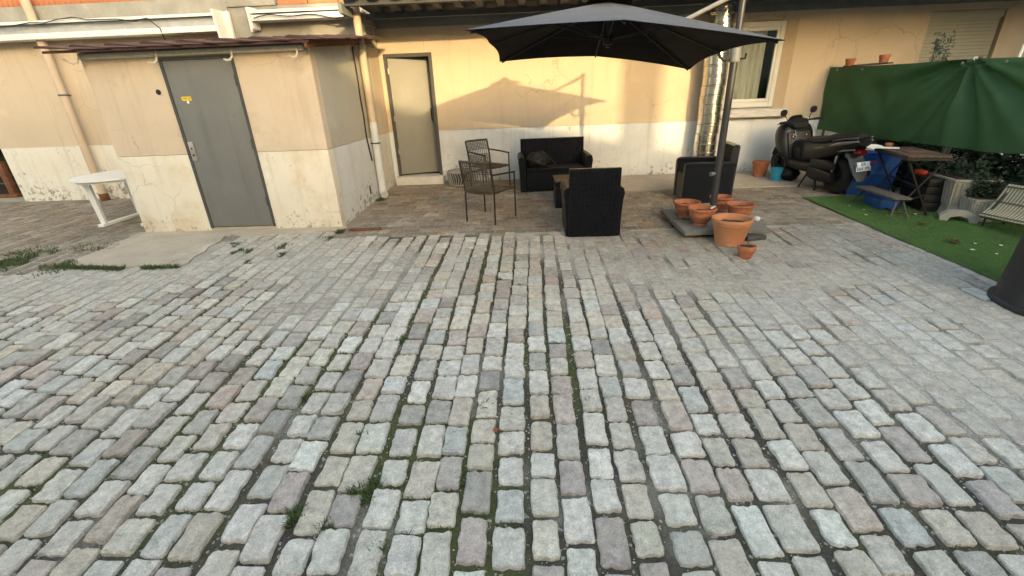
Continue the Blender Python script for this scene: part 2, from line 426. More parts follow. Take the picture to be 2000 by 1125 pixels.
def joint_mat():
    mt = bpy.data.materials.new('joint_fill'); mt.use_nodes = True
    N, L = mt.node_tree.nodes, mt.node_tree.links
    b = N['Principled BSDF']; b.inputs['Specular IOR Level'].default_value = .2; b.inputs['Roughness'].default_value = .95
    at = N.new('ShaderNodeAttribute'); at.attribute_name = 'tint'
    g = N.new('ShaderNodeNewGeometry')
    n = N.new('ShaderNodeTexNoise'); n.inputs['Scale'].default_value = 70; n.inputs['Detail'].default_value = 6; n.inputs['Roughness'].default_value = .7
    L.new(g.outputs['Position'], n.inputs['Vector'])
    mr = N.new('ShaderNodeMapRange'); mr.inputs['From Min'].default_value = .3; mr.inputs['From Max'].default_value = .7; mr.inputs['To Min'].default_value = .55; mr.inputs['To Max'].default_value = 1.45
    L.new(n.outputs['Fac'], mr.inputs['Value'])
    q = N.new('ShaderNodeMix'); q.data_type = 'RGBA'; q.blend_type = 'MULTIPLY'; q.inputs['Factor'].default_value = 1
    L.new(at.outputs['Color'], q.inputs['A']); L.new(mr.outputs[0], q.inputs['B'])
    v = N.new('ShaderNodeTexVoronoi'); v.inputs['Scale'].default_value = 85; L.new(g.outputs['Position'], v.inputs['Vector'])
    pr = N.new('ShaderNodeMapRange'); pr.inputs['From Min'].default_value = .93; pr.inputs['From Max'].default_value = .97; pr.inputs['To Max'].default_value = .7
    sx = N.new('ShaderNodeSeparateColor'); L.new(v.outputs['Color'], sx.inputs[0]); L.new(sx.outputs[0], pr.inputs['Value'])
    q2 = N.new('ShaderNodeMix'); q2.data_type = 'RGBA'; L.new(pr.outputs[0], q2.inputs['Factor']); L.new(q.outputs['Result'], q2.inputs['A']); q2.inputs['B'].default_value = (.42, .40, .36, 1)
    L.new(q2.outputs['Result'], b.inputs['Base Color'])
    bp = N.new('ShaderNodeBump'); bp.inputs['Strength'].default_value = 1; bp.inputs['Distance'].default_value = .008
    L.new(n.outputs['Fac'], bp.inputs['Height']); L.new(bp.outputs[0], b.inputs['Normal'])
    return mt
M_JOINT = joint_mat()

def glass_mat():
    mt = bpy.data.materials.new('window_glass'); mt.use_nodes = True
    b = mt.node_tree.nodes['Principled BSDF']
    b.inputs['Base Color'].default_value = (.85, .9, .88, 1)
    b.inputs['Roughness'].default_value = .03
    b.inputs['Transmission Weight'].default_value = 1
    b.inputs['IOR'].default_value = 1.5
    return mt
M_GLASS = glass_mat()

# ------------------------------------------------------------------ ground
def gz(y):
    y = max(y, 0.3)
    return -0.033 * (8.86 - y) - 0.012 * max(0, 4 - y) ** 2

def nz(x, y, s, seed=0.0):
    return mnoise.noise(Vector((x * s, y * s, seed)))

SHED = (-5.4, -2.56, 5.97, 8.3)
SLAB = (-5.42, -3.95, 4.66, 5.93)
def fill(x, y):
    n = nz(x, y, 1.1, 3) * .45 + nz(x, y, 3.2, 8) * .25
    f = 0.0
    if y > 5.5 and x > -2.6: f = max(f, ss(5.45, 5.62, y) * (.93 + .1 * n))
    f = max(f, ss(-.35, .65, (y - 2.9) * .8 + (x - 1.6) * .9 + n * 1.5) * .96 * (1 - .62 * ss(.12, .42, nz(x, y, 2.1, 55) + .4 * nz(x, y, 6, 56))))
    if x < -2.2:
        f = max(f, ss(-.3, .6, (y - 3.85) * 1.2 + (-x - 3.8) * .3 + n * 1.3) * .85)
    f = max(f, ss(-.25, .25, -(((x + 1.9) / .9) ** 2 + ((y - 4.2) / 1.3) ** 2) + .55 + n) * .7)   # patched strip left of centre
    return min(1, f)

def mossy(x, y):
    return ss(-.1, .5, nz(x, y, 1.3, 21) + nz(x, y, 4.5, 5) * .4 + .30 - abs(x + 1.1) * .20)

def build_ground():
    o = MB().poly([(-90, -90, -1.3), (90, -90, -1.3), (90, 90, -1.3), (-90, 90, -1.3)]).build('ground', MATS['asphalt'], smooth=False)
    tag(o, kind='structure')
    # joint bed of the courtyard as a fine grid
    x0, x1, y0, y1, st = -13.0, 9.5, -2.0, 8.9, .06
    nx, ny = int((x1 - x0) / st), int((y1 - y0) / st)
    verts, cols = [], []
    for j in range(ny + 1):
        y = y0 + j * st
        g = gz(y)
        for i in range(nx + 1):
            x = x0 + i * st
            if y < .6:
                f = 0
            else:
                f = fill(x, y)
            z = g - .015 * (1 - f) - .003 + nz(x, y, 9, 2) * .003
            verts.append((x, y, z))
            mo = mossy(x, y) * (1 - f)
            soil = (.078 + .03 * nz(x, y, 6), .069 + .027 * nz(x, y, 6), .055)
            moss = (.078, .085, .038)
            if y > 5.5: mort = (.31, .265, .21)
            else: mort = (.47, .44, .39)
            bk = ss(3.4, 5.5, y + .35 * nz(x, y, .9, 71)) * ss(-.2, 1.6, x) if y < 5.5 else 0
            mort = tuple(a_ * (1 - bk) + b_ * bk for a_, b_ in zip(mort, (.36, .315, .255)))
            k = 1 + .25 * nz(x, y, 2.7, 12)
            sd = ss(.05, .45, nz(x, y, 2.1, 31) + .5 * nz(x, y, 7, 32)) * .75
            soil = tuple(a_ * (1 - sd) + b_ * sd for a_, b_ in zip(soil, (.24, .22, .185)))
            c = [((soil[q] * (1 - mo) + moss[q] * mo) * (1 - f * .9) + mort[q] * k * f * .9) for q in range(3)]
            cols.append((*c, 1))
    faces = [(j*(nx+1)+i, j*(nx+1)+i+1, (j+1)*(nx+1)+i+1, (j+1)*(nx+1)+i) for j in range(ny) for i in range(nx)]
    me = bpy.data.meshes.new('courtyard')
    me.from_pydata(verts, [], faces)
    ca = me.color_attributes.new('tint', 'FLOAT_COLOR', 'POINT')
    ca.data.foreach_set('color', [v for c in cols for v in c])
    me.materials.append(M_JOINT)
    for q in me.polygons: q.use_smooth = True
    return tag(link(bpy.data.objects.new('courtyard', me)), kind='structure')
courtyard = build_ground()

PAL = [((.50, .495, .475), 6), ((.56, .555, .54), 5), ((.45, .435, .41), 5), ((.36, .355, .345), 3), ((.44, .395, .345), 3), ((.35, .295, .285), 2.2),
       ((.29, .255, .255), 1.6), ((.43, .355, .32), 1.4), ((.43, .455, .46), 2.6), ((.25, .245, .24), 1.2), ((.49, .465, .405), 2)]
TPAL = [((.215, .18, .142), 4), ((.26, .22, .175), 3), ((.18, .15, .12), 3), ((.235, .182, .147), 2), ((.20, .184, .16), 2), ((.30, .265, .215), 1)]
def pick(rg, pal):
    t = rg.random() * sum(w for _, w in pal)
    for c, w in pal:
        t -= w
        if t <= 0: break
    k = rg.uniform(.90, 1.10) * 1.17
    if pal is PAL: c = tuple(v * .72 + q * .28 for v, q in zip(c, (.475, .462, .44)))
    return tuple(min(.68, v * k * w_ * rg.uniform(.985, 1.015)) for v, w_ in zip(c, (1.035, 1.0, .945)))

def px(x, y, z):
    d = Vector((x, y, z)) - CAM
    dz = d.dot(F)
    if dz < .1: return None
    return 1000 + 864.5 * d.dot(RT) / dz, 562.5 - 864.5 * d.dot(UP) / dz

def in_rect(x, y, q, e=0):
    return q[0]-e < x < q[1]+e and q[2]-e < y < q[3]+e

def build_stones():
    rg = random.Random(3)
    st = []       # (cx, cy, hx, hy, rot, colour, flush)
    def visible(x, y):
        q = px(x, y, gz(y))
        return q and -60 < q[0] < 2060 and q[1] < 1210
    # columns running away from the camera
    x = -9.8
    while x < 5.2:
        w = rg.uniform(.130, .152)
        gap = rg.uniform(.017, .031)
        y = .75 + rg.random() * .2
        ph = rg.random() * 9
        while y < 8.2:
            ln = rg.choice((.165, .18, .19, .20, .21, .23)) * rg.uniform(.95, 1.05)
            if y > 3.2: ln *= .93
            cy = y + ln / 2
            cx = x + w / 2 + .0145 * (cy - 3) + .012 * math.sin(cy * 1.3 + ph)
            y += ln + rg.uniform(.013, .027)
            if not visible(cx, cy): continue
            if cx > -2.5 and cy > 5.5: continue
            if in_rect(cx, cy, SHED, .08) or in_rect(cx, cy, SLAB, .05): continue
            if cx > 4.22 or cy > 8.2: continue
            if cx < -2.5 and cy > 5.95 and cx > -5.4: continue
            f = fill(cx, cy)
            old = cx < -5.3 and cy > 4.6
            c = pick(rg, TPAL if old else PAL)
            if not old:
                kf = .68 * f
                c = tuple(v * (1 - kf) + q * kf for v, q in zip(c, (.52, .49, .445)))
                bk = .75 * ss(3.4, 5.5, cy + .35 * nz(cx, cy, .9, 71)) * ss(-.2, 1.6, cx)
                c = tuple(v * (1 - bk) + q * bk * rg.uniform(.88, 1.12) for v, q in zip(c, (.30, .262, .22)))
                wh = math.exp(-(((cx + 3.65)/.30)**2 + ((cy - 2.42)/.16)**2)) * .9 + ss(.25, .6, nz(cx, cy, 1.6, 61)) * ss(1.2, 2.6, cx) * .4
                c = tuple(v * (1 - wh) + .66 * wh for v in c)
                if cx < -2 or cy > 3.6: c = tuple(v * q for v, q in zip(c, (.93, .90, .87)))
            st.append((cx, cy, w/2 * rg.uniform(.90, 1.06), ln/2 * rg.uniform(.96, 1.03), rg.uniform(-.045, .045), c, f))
        x += w + gap
    # terrace: rows across, mortared flush
    y = 5.53
    while y < 8.75:
        d = rg.uniform(.12, .15)
        x = -2.5 + rg.random() * .15
        while x < 4.9:
            w = rg.choice((.15, .19, .21, .23)) * rg.uniform(.95, 1.05)
            cx, cy = x + w/2, y + d/2
            x += w + rg.uniform(.014, .03)
            if cx > 4.2 and cy < 6.75: continue
            if cy > 7.55 and cx > 1.0: continue      # the concrete strip
            if cy + d/2 > 8.62: continue
            st.append((cx, cy, w/2, d/2, rg.uniform(-.05, .05), pick(rg, TPAL), fill(cx, cy)))
        y += d + rg.uniform(.014, .026)
    # rank by size in the picture
    def area(s):
        q = [px(s[0] + a * s[2], s[1] + b * s[3], gz(s[1])) for a, b in ((-1,-1),(1,-1),(1,1),(-1,1))]
        if any(v is None for v in q): return 0
        c = (sum(v[0] for v in q)/4, sum(v[1] for v in q)/4)
        if not (0 < c[0] < 2000 and 0 < c[1] < 1125): return 0
        return abs(sum(q[i][0]*q[(i+1) % 4][1] - q[(i+1) % 4][0]*q[i][1] for i in range(4))) / 2
    st.sort(key=area, reverse=True)
    def stone(s, n, verts, faces, origin):
        cx, cy, hx, hy, rot, col, f = s
        base = len(verts)
        rgl = random.Random(hash((round(cx, 4), round(cy, 4))))
        proud = rgl.uniform(-.006, .006) * (1 - .75*f) + .001
        if cy < 3.4: proud += .002
        tx, ty = rgl.uniform(-.03, .03) * (1 - f), rgl.uniform(-.025, .025) * (1 - f)
        m_ = (n - 12) // 4 if n > 12 else 1    # extra points along each side
        out = []
        for ci, (ax, ay) in enumerate(((1, -1), (1, 1), (-1, 1), (-1, -1))):
            rc = rgl.uniform(.012, .030) if n > 12 else rgl.uniform(.006, .012)
            px_, py_ = ax*hx*rgl.uniform(.95, 1.02), ay*hy*rgl.uniform(.95, 1.02)
            first, second = ((px_ - ax*rc, py_), (px_, py_ - ay*rc)) if ci in (0, 2) else ((px_, py_ - ay*rc), (px_ - ax*rc, py_))
            k_ = rgl.uniform(.16, .30)
            out.append((first, second, (px_ - ax*rc*k_, py_ - ay*rc*k_)))
        pts = []
        for ci in range(4):
            pts += [out[ci][0], out[ci][2], out[ci][1]] if n > 12 else [out[ci][0], out[ci][1]]
            q = out[(ci + 1) % 4][0]
            for k in range(m_):
                t_ = (k + 1) / (m_ + 1)
                x_, y_ = out[ci][1][0]*(1 - t_) + q[0]*t_, out[ci][1][1]*(1 - t_) + q[1]*t_
                j_ = rgl.uniform(-.008, .005)
                if ci in (0, 2): x_ += j_ * (1 if ci == 0 else -1)
                else: y_ += j_ * (1 if ci == 1 else -1)
                pts.append((x_, y_))
        cr, sr = math.cos(rot), math.sin(rot)
        rings = ((.0075, 0.0), (0.0, -.0085), (-.001, -.05)) if n > 12 else ((.006, 0), (0, -.007), (-.001, -.045))
        chip = [rgl.choice((.25, .5, .7, 1.0, 1.6)) for _ in range(n)]
        for ins, dz in rings:
            for k in range(n):
                ik = ins * chip[k]
                dx, dy = pts[k][0]*(1 - ik/hx), pts[k][1]*(1 - ik/hy)
                wx, wy = cx + dx*cr - dy*sr, cy + dx*sr + dy*cr
                z = gz(cy) + (wy - cy) * (gz(cy+.1) - gz(cy-.1))/.2 + dz*(1 - .55*f) + proud + (tx*dx + ty*dy)
                if dz == 0: z += rgl.uniform(-.002, .002)
                verts.append((wx - origin[0], wy - origin[1], z - origin[2]))
        faces.append(tuple(range(base, base + n)))
        for q in range(len(rings) - 1):
            for k in range(n):
                a, b = base + q*n + k, base + q*n + (k+1) % n
                faces.append((a, a + n, b + n, b))
        return len(rings) * n
    def finish(name, verts, faces, cols):
        me = bpy.data.meshes.new(name)
        me.from_pydata(verts, [], faces)
        ca = me.color_attributes.new('tint', 'FLOAT_COLOR', 'POINT')
        ca.data.foreach_set('color', [v for c in cols for v in c])
        me.materials.append(M_STONE)
        for q in me.polygons: q.use_smooth = True
        me.set_sharp_from_angle(angle=R_(28))
        return me
    for s in st[:300]:
        v, f = [], []
        o = (s[0], s[1], gz(s[1]))
        cnt = stone(s, 24, v, f, o)
        ob = link(bpy.data.objects.new('cobblestone', finish('cobblestone', v, f, [(*s[5], 1)] * cnt)), courtyard)
        ob.location = o
    v, f, c = [], [], []
    for s in st[300:]:
        cnt = stone(s, 12, v, f, (0, 0, 0))
        c += [(*s[5], 1)] * cnt
    ob = link(bpy.data.objects.new('smaller_cobblestones', finish('smaller_cobblestones', v, f, c)), courtyard)
    tag(ob, kind='stuff')
    return st
STONES = build_stones()

def sheet(name, pts_xy, lift, mt, thick=.03, sub=.25, label=None):
    """slab that follows the ground slope"""
    b = MB()
    x0, x1 = min(q[0] for q in pts_xy), max(q[0] for q in pts_xy)
    b.prism([(q[0], q[1]) for q in pts_xy], 'z', -thick, lift)
    for v in b.bm.verts: v.co.z += gz(v.co.y)
    return b

# concrete slab before the shed door, strip along the wall
o = sheet('concrete_apron', [(-5.42, 4.80), (-5.2, 4.74), (-4.9, 4.73), (-4.6, 4.67), (-4.3, 4.69), (-3.97, 4.65), (-3.93, 4.75), (-4.0, 4.95), (-3.98, 5.12), (-4.05, 5.3), (-4.02, 5.5), (-4.10, 5.7), (-4.12, 5.93), (-5.45, 5.93), (-5.5, 5.6), (-5.44, 5.3), (-5.5, 5.0)], .012, MATS['slab_concrete']).build('concrete_apron', MATS['slab_concrete'])
tag(o, kind='structure')
o = sheet('concrete_footing', [(-5.5, 5.80), (-5.1, 5.76), (-4.7, 5.78), (-4.3, 5.72), (-4.0, 5.75), (-3.7, 5.70), (-3.4, 5.76), (-3.1, 5.74), (-2.8, 5.80), (-2.5, 5.82), (-2.5, 5.99), (-5.5, 5.99)], .018, MATS['slab_concrete']).build('concrete_footing', MATS['slab_concrete'])
tag(o, kind='structure')
o = sheet('concrete_strip', [(.98, 7.62), (2.0, 7.58), (5.2, 7.55), (5.6, 8.87), (.98, 8.87)], .008, MATS['concrete'])
o = tag(o.build('concrete_strip', MATS['slab_concrete']), kind='structure')

# ------------------------------------------------------------------ left building
LB = thing('plaster_building', 'cream plaster building with white plinth, brick band and downpipe behind the grey-door shed', 'building', (-6, 8.3, 0))
def part(parent, name, mt, b, ang=35):
    """build a mesh given in world coordinates as a child of a thing placed somewhere"""
    M = Matrix.Identity(4)
    q = parent
    while q is not None:
        M = Matrix.Translation(q.location) @ q.rotation_euler.to_matrix().to_4x4() @ M
        q = q.parent
    b.xform(M.inverted())
    return b.build(name, MATS[mt] if isinstance(mt, str) else mt, parent, ang=ang)
part(LB, 'plinth', 'plinth_cream', MB().box(-9.63, -2.56, 8.29, 8.7, -.4, .955))
part(LB, 'plinth', 'plinth_cream', MB().box(-14, -10.7, 8.29, 8.7, -.4, .955))
part(LB, 'wall', 'plaster', MB().box(-14, -4.75, 8.30, 8.7, .957, 2.93).box(-4.75, -2.56, 8.30, 8.7, .957, 2.35))
part(LB, 'wall', 'concrete', MB().box(-4.75, -2.56, 8.305, 8.7, 2.351, 2.99))
part(LB, 'end_wall', 'plaster', MB().box(-2.90, -2.558, 8.701, 8.86, .957, 3.6))
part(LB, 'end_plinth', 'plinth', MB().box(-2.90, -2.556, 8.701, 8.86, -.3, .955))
part(LB, 'concrete_band', 'concrete', MB().box(-14, -4.75, 8.27, 8.7, 2.932, 3.135, .006).box(-4.748, -3.95, 8.272, 8.7, 2.992, 3.13, .006))
part(LB, 'upper_wall', 'plaster', MB().box(-14, -2.56, 8.36, 8.7, 3.45, 6.2))
bb = MB().box(-.041, .041, -.045, .045, 0, .30, .004).mesh('brick', MATS['terracotta'])
x = -9.9
while x < -4.0:
    o = link(bpy.data.objects.new('brick', bb), LB)
    o.location = (x + 6, .04 + random.uniform(-.004, .004), 3.138)
    x += .088
bb2 = MB().box(-.24, .24, -.045, .045, 0, .46, .006).mesh('brick', MATS['terracotta'])
for x in (-3.68, -3.18, -2.80):
    o = link(bpy.data.objects.new('brick', bb2), LB)
    o.location = (x + 6, .05, 2.993); o.scale.x = 1 if x < -2.9 else .5
# cellar opening far left
part(LB, 'opening_back', 'dark_inside', MB().box(-10.7, -9.63, 8.66, 8.7, -.1, .955))
part(LB, 'opening_sill', 'concrete', MB().box(-10.69, -9.64, 8.32, 8.66, -.1, .05))
part(LB, 'opening_post', 'rust', MB().box(-9.97, -9.86, 8.36, 8.46, .05, .72, .01).box(-10.3, -9.82, 8.34, 8.48, .051, .11, .01))
part(LB, 'opening_grille', 'frame_grey', MB().tube([(-10.6, 8.5, .3), (-9.65, 8.5, .3)], .012).tube([(-10.6, 8.5, .45), (-9.65, 8.5, .45)], .012))
part(LB, 'recess_panel', 'trim_tan', MB().box(-7.35, -5.6, 8.296, 8.31, 1.0, 2.62))

def awning_case(name, x0, x1, z0, label, cable):
    t = thing(name, label, 'awning case', ((x0 + x1)/2, 8.27, z0))
    h = .30 if x0 < -6 else .19
    part(t, 'top_hood', 'white_metal', MB().prism([(8.265, z0+h), (8.02, z0+h-.05), (8.02, z0+h-.085), (8.265, z0+h-.06)], 'x', x0, x1))
    part(t, 'front_liner', 'grey_liner', MB().box(x0+.02, x1-.02, 8.10, 8.262, z0+.09, z0+h-.085, .01))
    part(t, 'bottom_rail', 'white_metal', MB().box(x0, x1-.01, 8.03, 8.262, z0, z0+.085, .012))
    for xe in ((x1,) if x0 < -6 else (x0,)):
        d = .012
        s = 1 if x0 < -6 else -1
        part(t, 'end_frame', 'white_metal', MB().prism([(8.262, z0-.10), (8.04, z0-.10), (7.99, z0+h), (8.262, z0+h+.01)], 'x', xe, xe + s*.035)
             .box(min(xe, xe+s*.14), max(xe, xe+s*.14), 8.255, 8.268, z0-.10, z0+h, .003).box(min(xe+s*.11, xe+s*.145), max(xe+s*.11, xe+s*.145), 8.2, 8.2675, z0-.12, z0+h, .005))
    return t
awning_case('awning_case', -12, -4.86, 2.63, 'long white metal awning case with torn grey lining at upper left', None)
awning_case('awning_case', -4.26, -2.66, 2.745, 'short white awning case above shed roof beside the downpipe', None)
b = MB().tube([(-4.2 + i*.11, 8.0 - .01, 2.775 + .02*math.sin(i*.9) + .03*math.sin(i*.37)) for i in range(14)] + [(-2.66, 8.0, 2.86)], .009, 6)
tag(b.build('black_cable', MATS['black']), 'thin black cable sagging along the short white awning case', 'cable')
b = MB().tube([(-9.5 + i*.24, 7.985, 2.86 + .03*math.sin(i*.8) + .02*math.sin(i*2.1)) for i in range(16)] + [(-5.75, 8.0, 2.70), (-5.8, 8.1, 2.55)], .008, 6)
tag(b.build('black_cable', MATS['black']), 'thin black cable running along the long white awning case', 'cable')

# downpipes
def downpipe(label, x, y, z0, z1, split, mats, rad, group=None):
    t = thing('downpipe', label, 'pipe', (x, y, z0))
    part(t, 'upper_pipe', mats[0], MB().tube([(x, y, split), (x, y, z1)], rad, 14))
    if split > z0:
        part(t, 'lower_pipe', mats[1], MB().tube([(x, y, z0), (x, y, split - .003)], rad * 1.12, 14))
    return t
t = downpipe('beige downpipe on cream wall behind white plastic table', -7.92, 8.16, -.03, 3.5, -.03, ('pipe_beige', 'pipe_beige'), .062)
part(t, 'clamp', 'frame_grey', MB().lathe([(.064, -.012), (.072, -.012), (.072, .012), (.064, .012)], 16, (-7.92, 8.16, 1.8)).box(-7.93, -7.91, 8.2, 8.3, 1.79, 1.81))
part(t, 'shoe', 'rust', MB().lathe([(.07, 0), (.075, .02), (.075, .12), (.068, .14)], 16, (-7.92, 8.16, -.03)))
t = downpipe('beige downpipe with pale grey foot on shed side beside the open door', -2.47, 7.70, .02, 3.6, 1.2, ('pipe_beige', 'pipe_white'), .058)
part(t, 'collar', 'frame_grey', MB().lathe([(.064, -.012), (.074, -.012), (.074, .012), (.064, .012)], 16, (-2.47, 7.70, .87)).box(-2.56, -2.5, 7.69, 7.71, .86, .88))
part(t, 'shoe', 'pipe_white', MB().tube([(-2.47, 7.70, .10), (-2.46, 7.66, .05), (-2.42, 7.60, .02)], [.068, .068, .066], 14))
tag(MB().tube([(-2.545, 7.52 - .01*math.sin(i), 2.28 - i*.09) for i in range(16)] + [(-2.545, 7.6, .6)], .012, 6).build('cable', MATS['chair_metal']), 'dark strip imitating a shadow down the shed side next to the downpipe', 'cable')  # thin dark tube stands in for the shadow along the downpipe
t = thing('meter_box', 'small white box on cream wall just left of the shed', 'box', (-7.14, 8.2, 1.0))
part(t, 'housing', 'plastic_white', MB().box(-7.24, -7.02, 8.12, 8.289, 1.0, 1.10, .012))
part(t, 'lid', 'plastic_white', MB().box(-7.25, -7.01, 8.11, 8.285, 1.102, 1.125, .008))

# ------------------------------------------------------------------ shed
SH = thing('shed', 'low cream plaster shed with grey metal door and dark tile roof', 'shed', (-4, 7, 0))
FX0, FX1, FY = -5.40, -2.56, 5.97
DX0, DX1, DZ0, DZ1 = -4.43, -3.50, -.04, 2.09
def zroof(y): return 2.185 + (y - 5.97) * .105
for xa, xb in ((FX0, DX0), (DX1, FX1)):
    part(SH, 'front_plinth', 'plinth_shed', MB().box(xa, xb, FY-.004, FY+.15, -.3, .955, .006))
    part(SH, 'front_wall', 'plaster_shed', MB().box(xa, xb, FY, FY+.15, .96, 2.185))
part(SH, 'lintel', 'plaster_shed', MB().box(DX0, DX1, FY+.001, FY+.15, DZ1, 2.185))
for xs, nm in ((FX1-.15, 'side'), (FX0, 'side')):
    part(SH, 'side_plinth', 'plinth', MB().box(xs, xs+.15+(.003 if xs > -4 else 0), FY+.151, 8.285, -.3, .955))  # bluish sky light is put into the side plinth colour
    part(SH, 'side_wall', 'plaster_shed_shade' if xs > -4 else 'plaster_shed', MB().prism([(FY+.151, .96), (8.285, .96), (8.285, zroof(8.285)), (FY+.151, zroof(FY+.151))], 'x', xs, xs+.15))
part(SH, 'threshold', 'slab_concrete', MB().box(DX0, DX1, FY+.01, FY+.16, -.3, DZ0))
part(SH, 'ceiling', 'dark_inside', MB().box(FX0+.16, FX1-.16, FY+.16, 8.28, 2.12, 2.13))
fr = part(SH, 'door_frame', 'frame_grey', MB().box(DX0, DX0+.035, FY-.012, FY+.10, DZ0, DZ1).box(DX1-.035, DX1, FY-.012, FY+.10, DZ0, DZ1).box(DX0+.035, DX1-.035, FY-.012, FY+.10, DZ1-.03, DZ1))
dr = part(SH, 'door', 'door_grey', MB().box(DX0+.038, DX1-.038, FY-.004, FY+.05, DZ0+.012, DZ1-.034, .004))
ZL = 1.0
lk = part(SH, 'lock_plate', 'metal_plate', MB().box(DX0+.045, DX0+.115, FY-.016, FY-.0045, .875, 1.115, .004))
part(lk, 'lock_hole', 'black', MB().lathe([(.011, 0), (.011, .004)], 12).xform(Matrix.Translation((0, 0, 0)) @ Matrix.Rotation(R_(90), 4, 'X')).xform(Matrix.Translation(Vector((DX0+.08, FY-.016, 1.03)) )))
part(lk, 'lock_hole', 'black', MB().lathe([(.014, 0), (.014, .004)], 12).xform(Matrix.Rotation(R_(90), 4, 'X')).xform(Matrix.Translation(Vector((DX0+.08, FY-.016, .945)))))
st = part(SH, 'sticker', 'yellow_sticker', MB().box(-4.285, -4.165, FY-.0075, FY-.0045, 1.605, 1.652))
st['label'] = 'small yellow sticker on the grey door'
part(st, 'mark', 'yellow_dark', MB().box(-4.265, -4.215, FY-.009, FY-.0078, 1.622, 1.64).box(-4.197, -4.178, FY-.009, FY-.0078, 1.618, 1.642))
part(SH, 'sticker', 'paper_white', MB().box(-4.232, -4.205, FY-.007, FY-.0045, 1.572, 1.602))
for zz in (.25, 1.0, 1.75):
    part(SH, 'hinge', 'frame_grey', MB().tube([(DX1-.036, FY-.014, zz), (DX1-.036, FY-.014, zz+.12)], .011, 8))
part(SH, 'vent_hole', 'black', MB().lathe([(.032, 0), (.032, .004)], 18).xform(Matrix.Rotation(R_(90), 4, 'X')).xform(Matrix.Translation((-4.56, FY-.001, 1.715))))
# roof
rf = part(SH, 'roof', 'rust_tile', MB().prism([(5.74, zroof(5.74)+.002), (8.28, zroof(8.28)+.002), (8.28, zroof(8.28)+.03), (5.74, zroof(5.74)+.03)], 'x', -5.62, -2.44))
x = -5.66
k = 0
while x < -2.5:
    w = .46 if x < -3 else .50
    b = MB()
    n = 8
    for row in range(5):
        ya, yb = 5.70 + row*.52, 5.70 + row*.52 + .54
        if yb > 8.27: yb = 8.27
        lo, hi = .034, .078
        za, zb = zroof(ya) + .004*row, zroof(yb)
        b.prism([(x, za+hi), (x+.05, za+hi+.008), (x+w, za+lo+.004), (x+w, za+lo-.004), (x+.02, za+hi-.018), (x, za+hi-.02)], 'y', ya, yb)
    bmv = b.bm
    bmv.verts.ensure_lookup_table()
    for i, v in enumerate(bmv.verts):
        row = i // 12
        ya = 5.70 + row*.52
        v.co.z += (v.co.y - ya) * .105 * .9
    part(SH, 'roof_tile', 'rust_tile', b)
    x += w - .035
part(SH, 'verge_board', 'rust', MB().prism([(5.74, zroof(5.74)-.05), (8.28, zroof(8.28)-.05), (8.28, zroof(8.28)), (5.74, zroof(5.74))], 'x', -2.50, -2.47))
part(SH, 'gutter_batten', 'hook_white', MB().box(-5.36, -2.60, 5.90, 5.966, 2.105, 2.16, .004))
for hx in (-5.35, -4.37, -3.45, -2.66):
    yb = 5.89
    pth = [(hx, yb, 2.165), (hx, yb-.015, 2.14), (hx+.008, yb-.03, 2.10), (hx+.01, yb-.045, 2.06), (hx-.005, yb-.075, 2.025), (hx-.03, yb-.11, 2.022), (hx-.045, yb-.13, 2.035)]
    if hx < -5: pth = [(hx+.02, yb, 2.165), (hx+.025, yb-.01, 2.13), (hx, yb-.02, 2.08), (hx-.06, yb-.03, 2.06), (hx-.12, yb-.04, 2.09), (hx-.15, yb-.045, 2.12)]
    part(SH, 'gutter_hook', 'hook_white', MB().tube(pth, .012, 8))
part(SH, 'air_brick', 'black', MB().box(-2.5565, -2.5535, 7.28, 7.34, .10, .24))
o = MB().box(-2.42, -1.98, 5.80, 5.86, gz(5.83)+.002, gz(5.83)+.028, .006).build('rusty_bar', MATS['rust'])
tag(o, 'rusty flat iron bar on the ground at the shed corner', 'iron bar')

# ------------------------------------------------------------------ back building with carport roof
BY = 8.86
BB = thing('terrace_building', 'yellow plaster building with white plinth behind the terrace furniture', 'building', (2, BY, 0))
WD0, WD1 = -2.475, -1.605
W0, W1, WZ0, WZ1 = 3.60, 4.76, 1.10, 2.55
part(BB, 'plinth', 'plinth', MB().box(WD1, 11, BY-.006, BY+.3, -.3, .955, .004))
part(BB, 'wall', 'plaster', MB().box(WD1, W0, BY, BY+.3, .958, 3.0).box(W1, 6.94, BY, BY+.3, .958, 3.0).box(8.18, 11, BY, BY+.3, .958, 3.0).box(W0, W1, BY, BY+.3, WZ1, 3.0).box(W0, W1, BY, BY+.3, .958, WZ0).box(6.94, 8.18, BY, BY+.3, 2.56, 3.0)
     .box(-2.556, WD1, BY, BY+.3, 2.275, 3.0).box(-2.556, WD0, BY, BY+.3, .958, 2.275))
part(BB, 'plinth', 'plinth', MB().box(-2.556, WD0, BY-.006, BY+.3, -.3, .955))
part(BB, 'interior', 'dark_inside', MB().box(-2.9, 11.2, BY+2.2, BY+2.3, -.3, 3.1).box(-2.9, 11.2, BY+.301, BY+2.2, -.1, .10).box(-2.9, 11.2, BY+.301, BY+2.2, 3.0, 3.1).box(-2.95, -2.9, BY+.301, BY+2.2, -.3, 3.1).box(11, 11.2, BY+.301, BY+2.2, -.3, 3.1))
stp = part(BB, 'doorstep', 'concrete', MB().box(-2.5, -1.57, 8.66, BY+.25, -.2, .135, .012))
stp.data.materials[0] = MATS['sill_stone']
part(BB, 'door_frame', 'frame_grey', MB().box(WD0, WD0+.055, BY-.02, BY+.14, .137, 2.272).box(WD1-.055, WD1, BY-.02, BY+.14, .137, 2.272).box(WD0+.055, WD1-.055, BY-.02, BY+.14, 2.215, 2.272))
dl = part(BB, 'door', 'door_leaf', MB().box(0, .745, 0, .045, .165, 2.205, .003).xform(Matrix.Translation((WD0+.06, BY+.015, 0)) @ Matrix.Rotation(R_(19), 4, 'Z')))
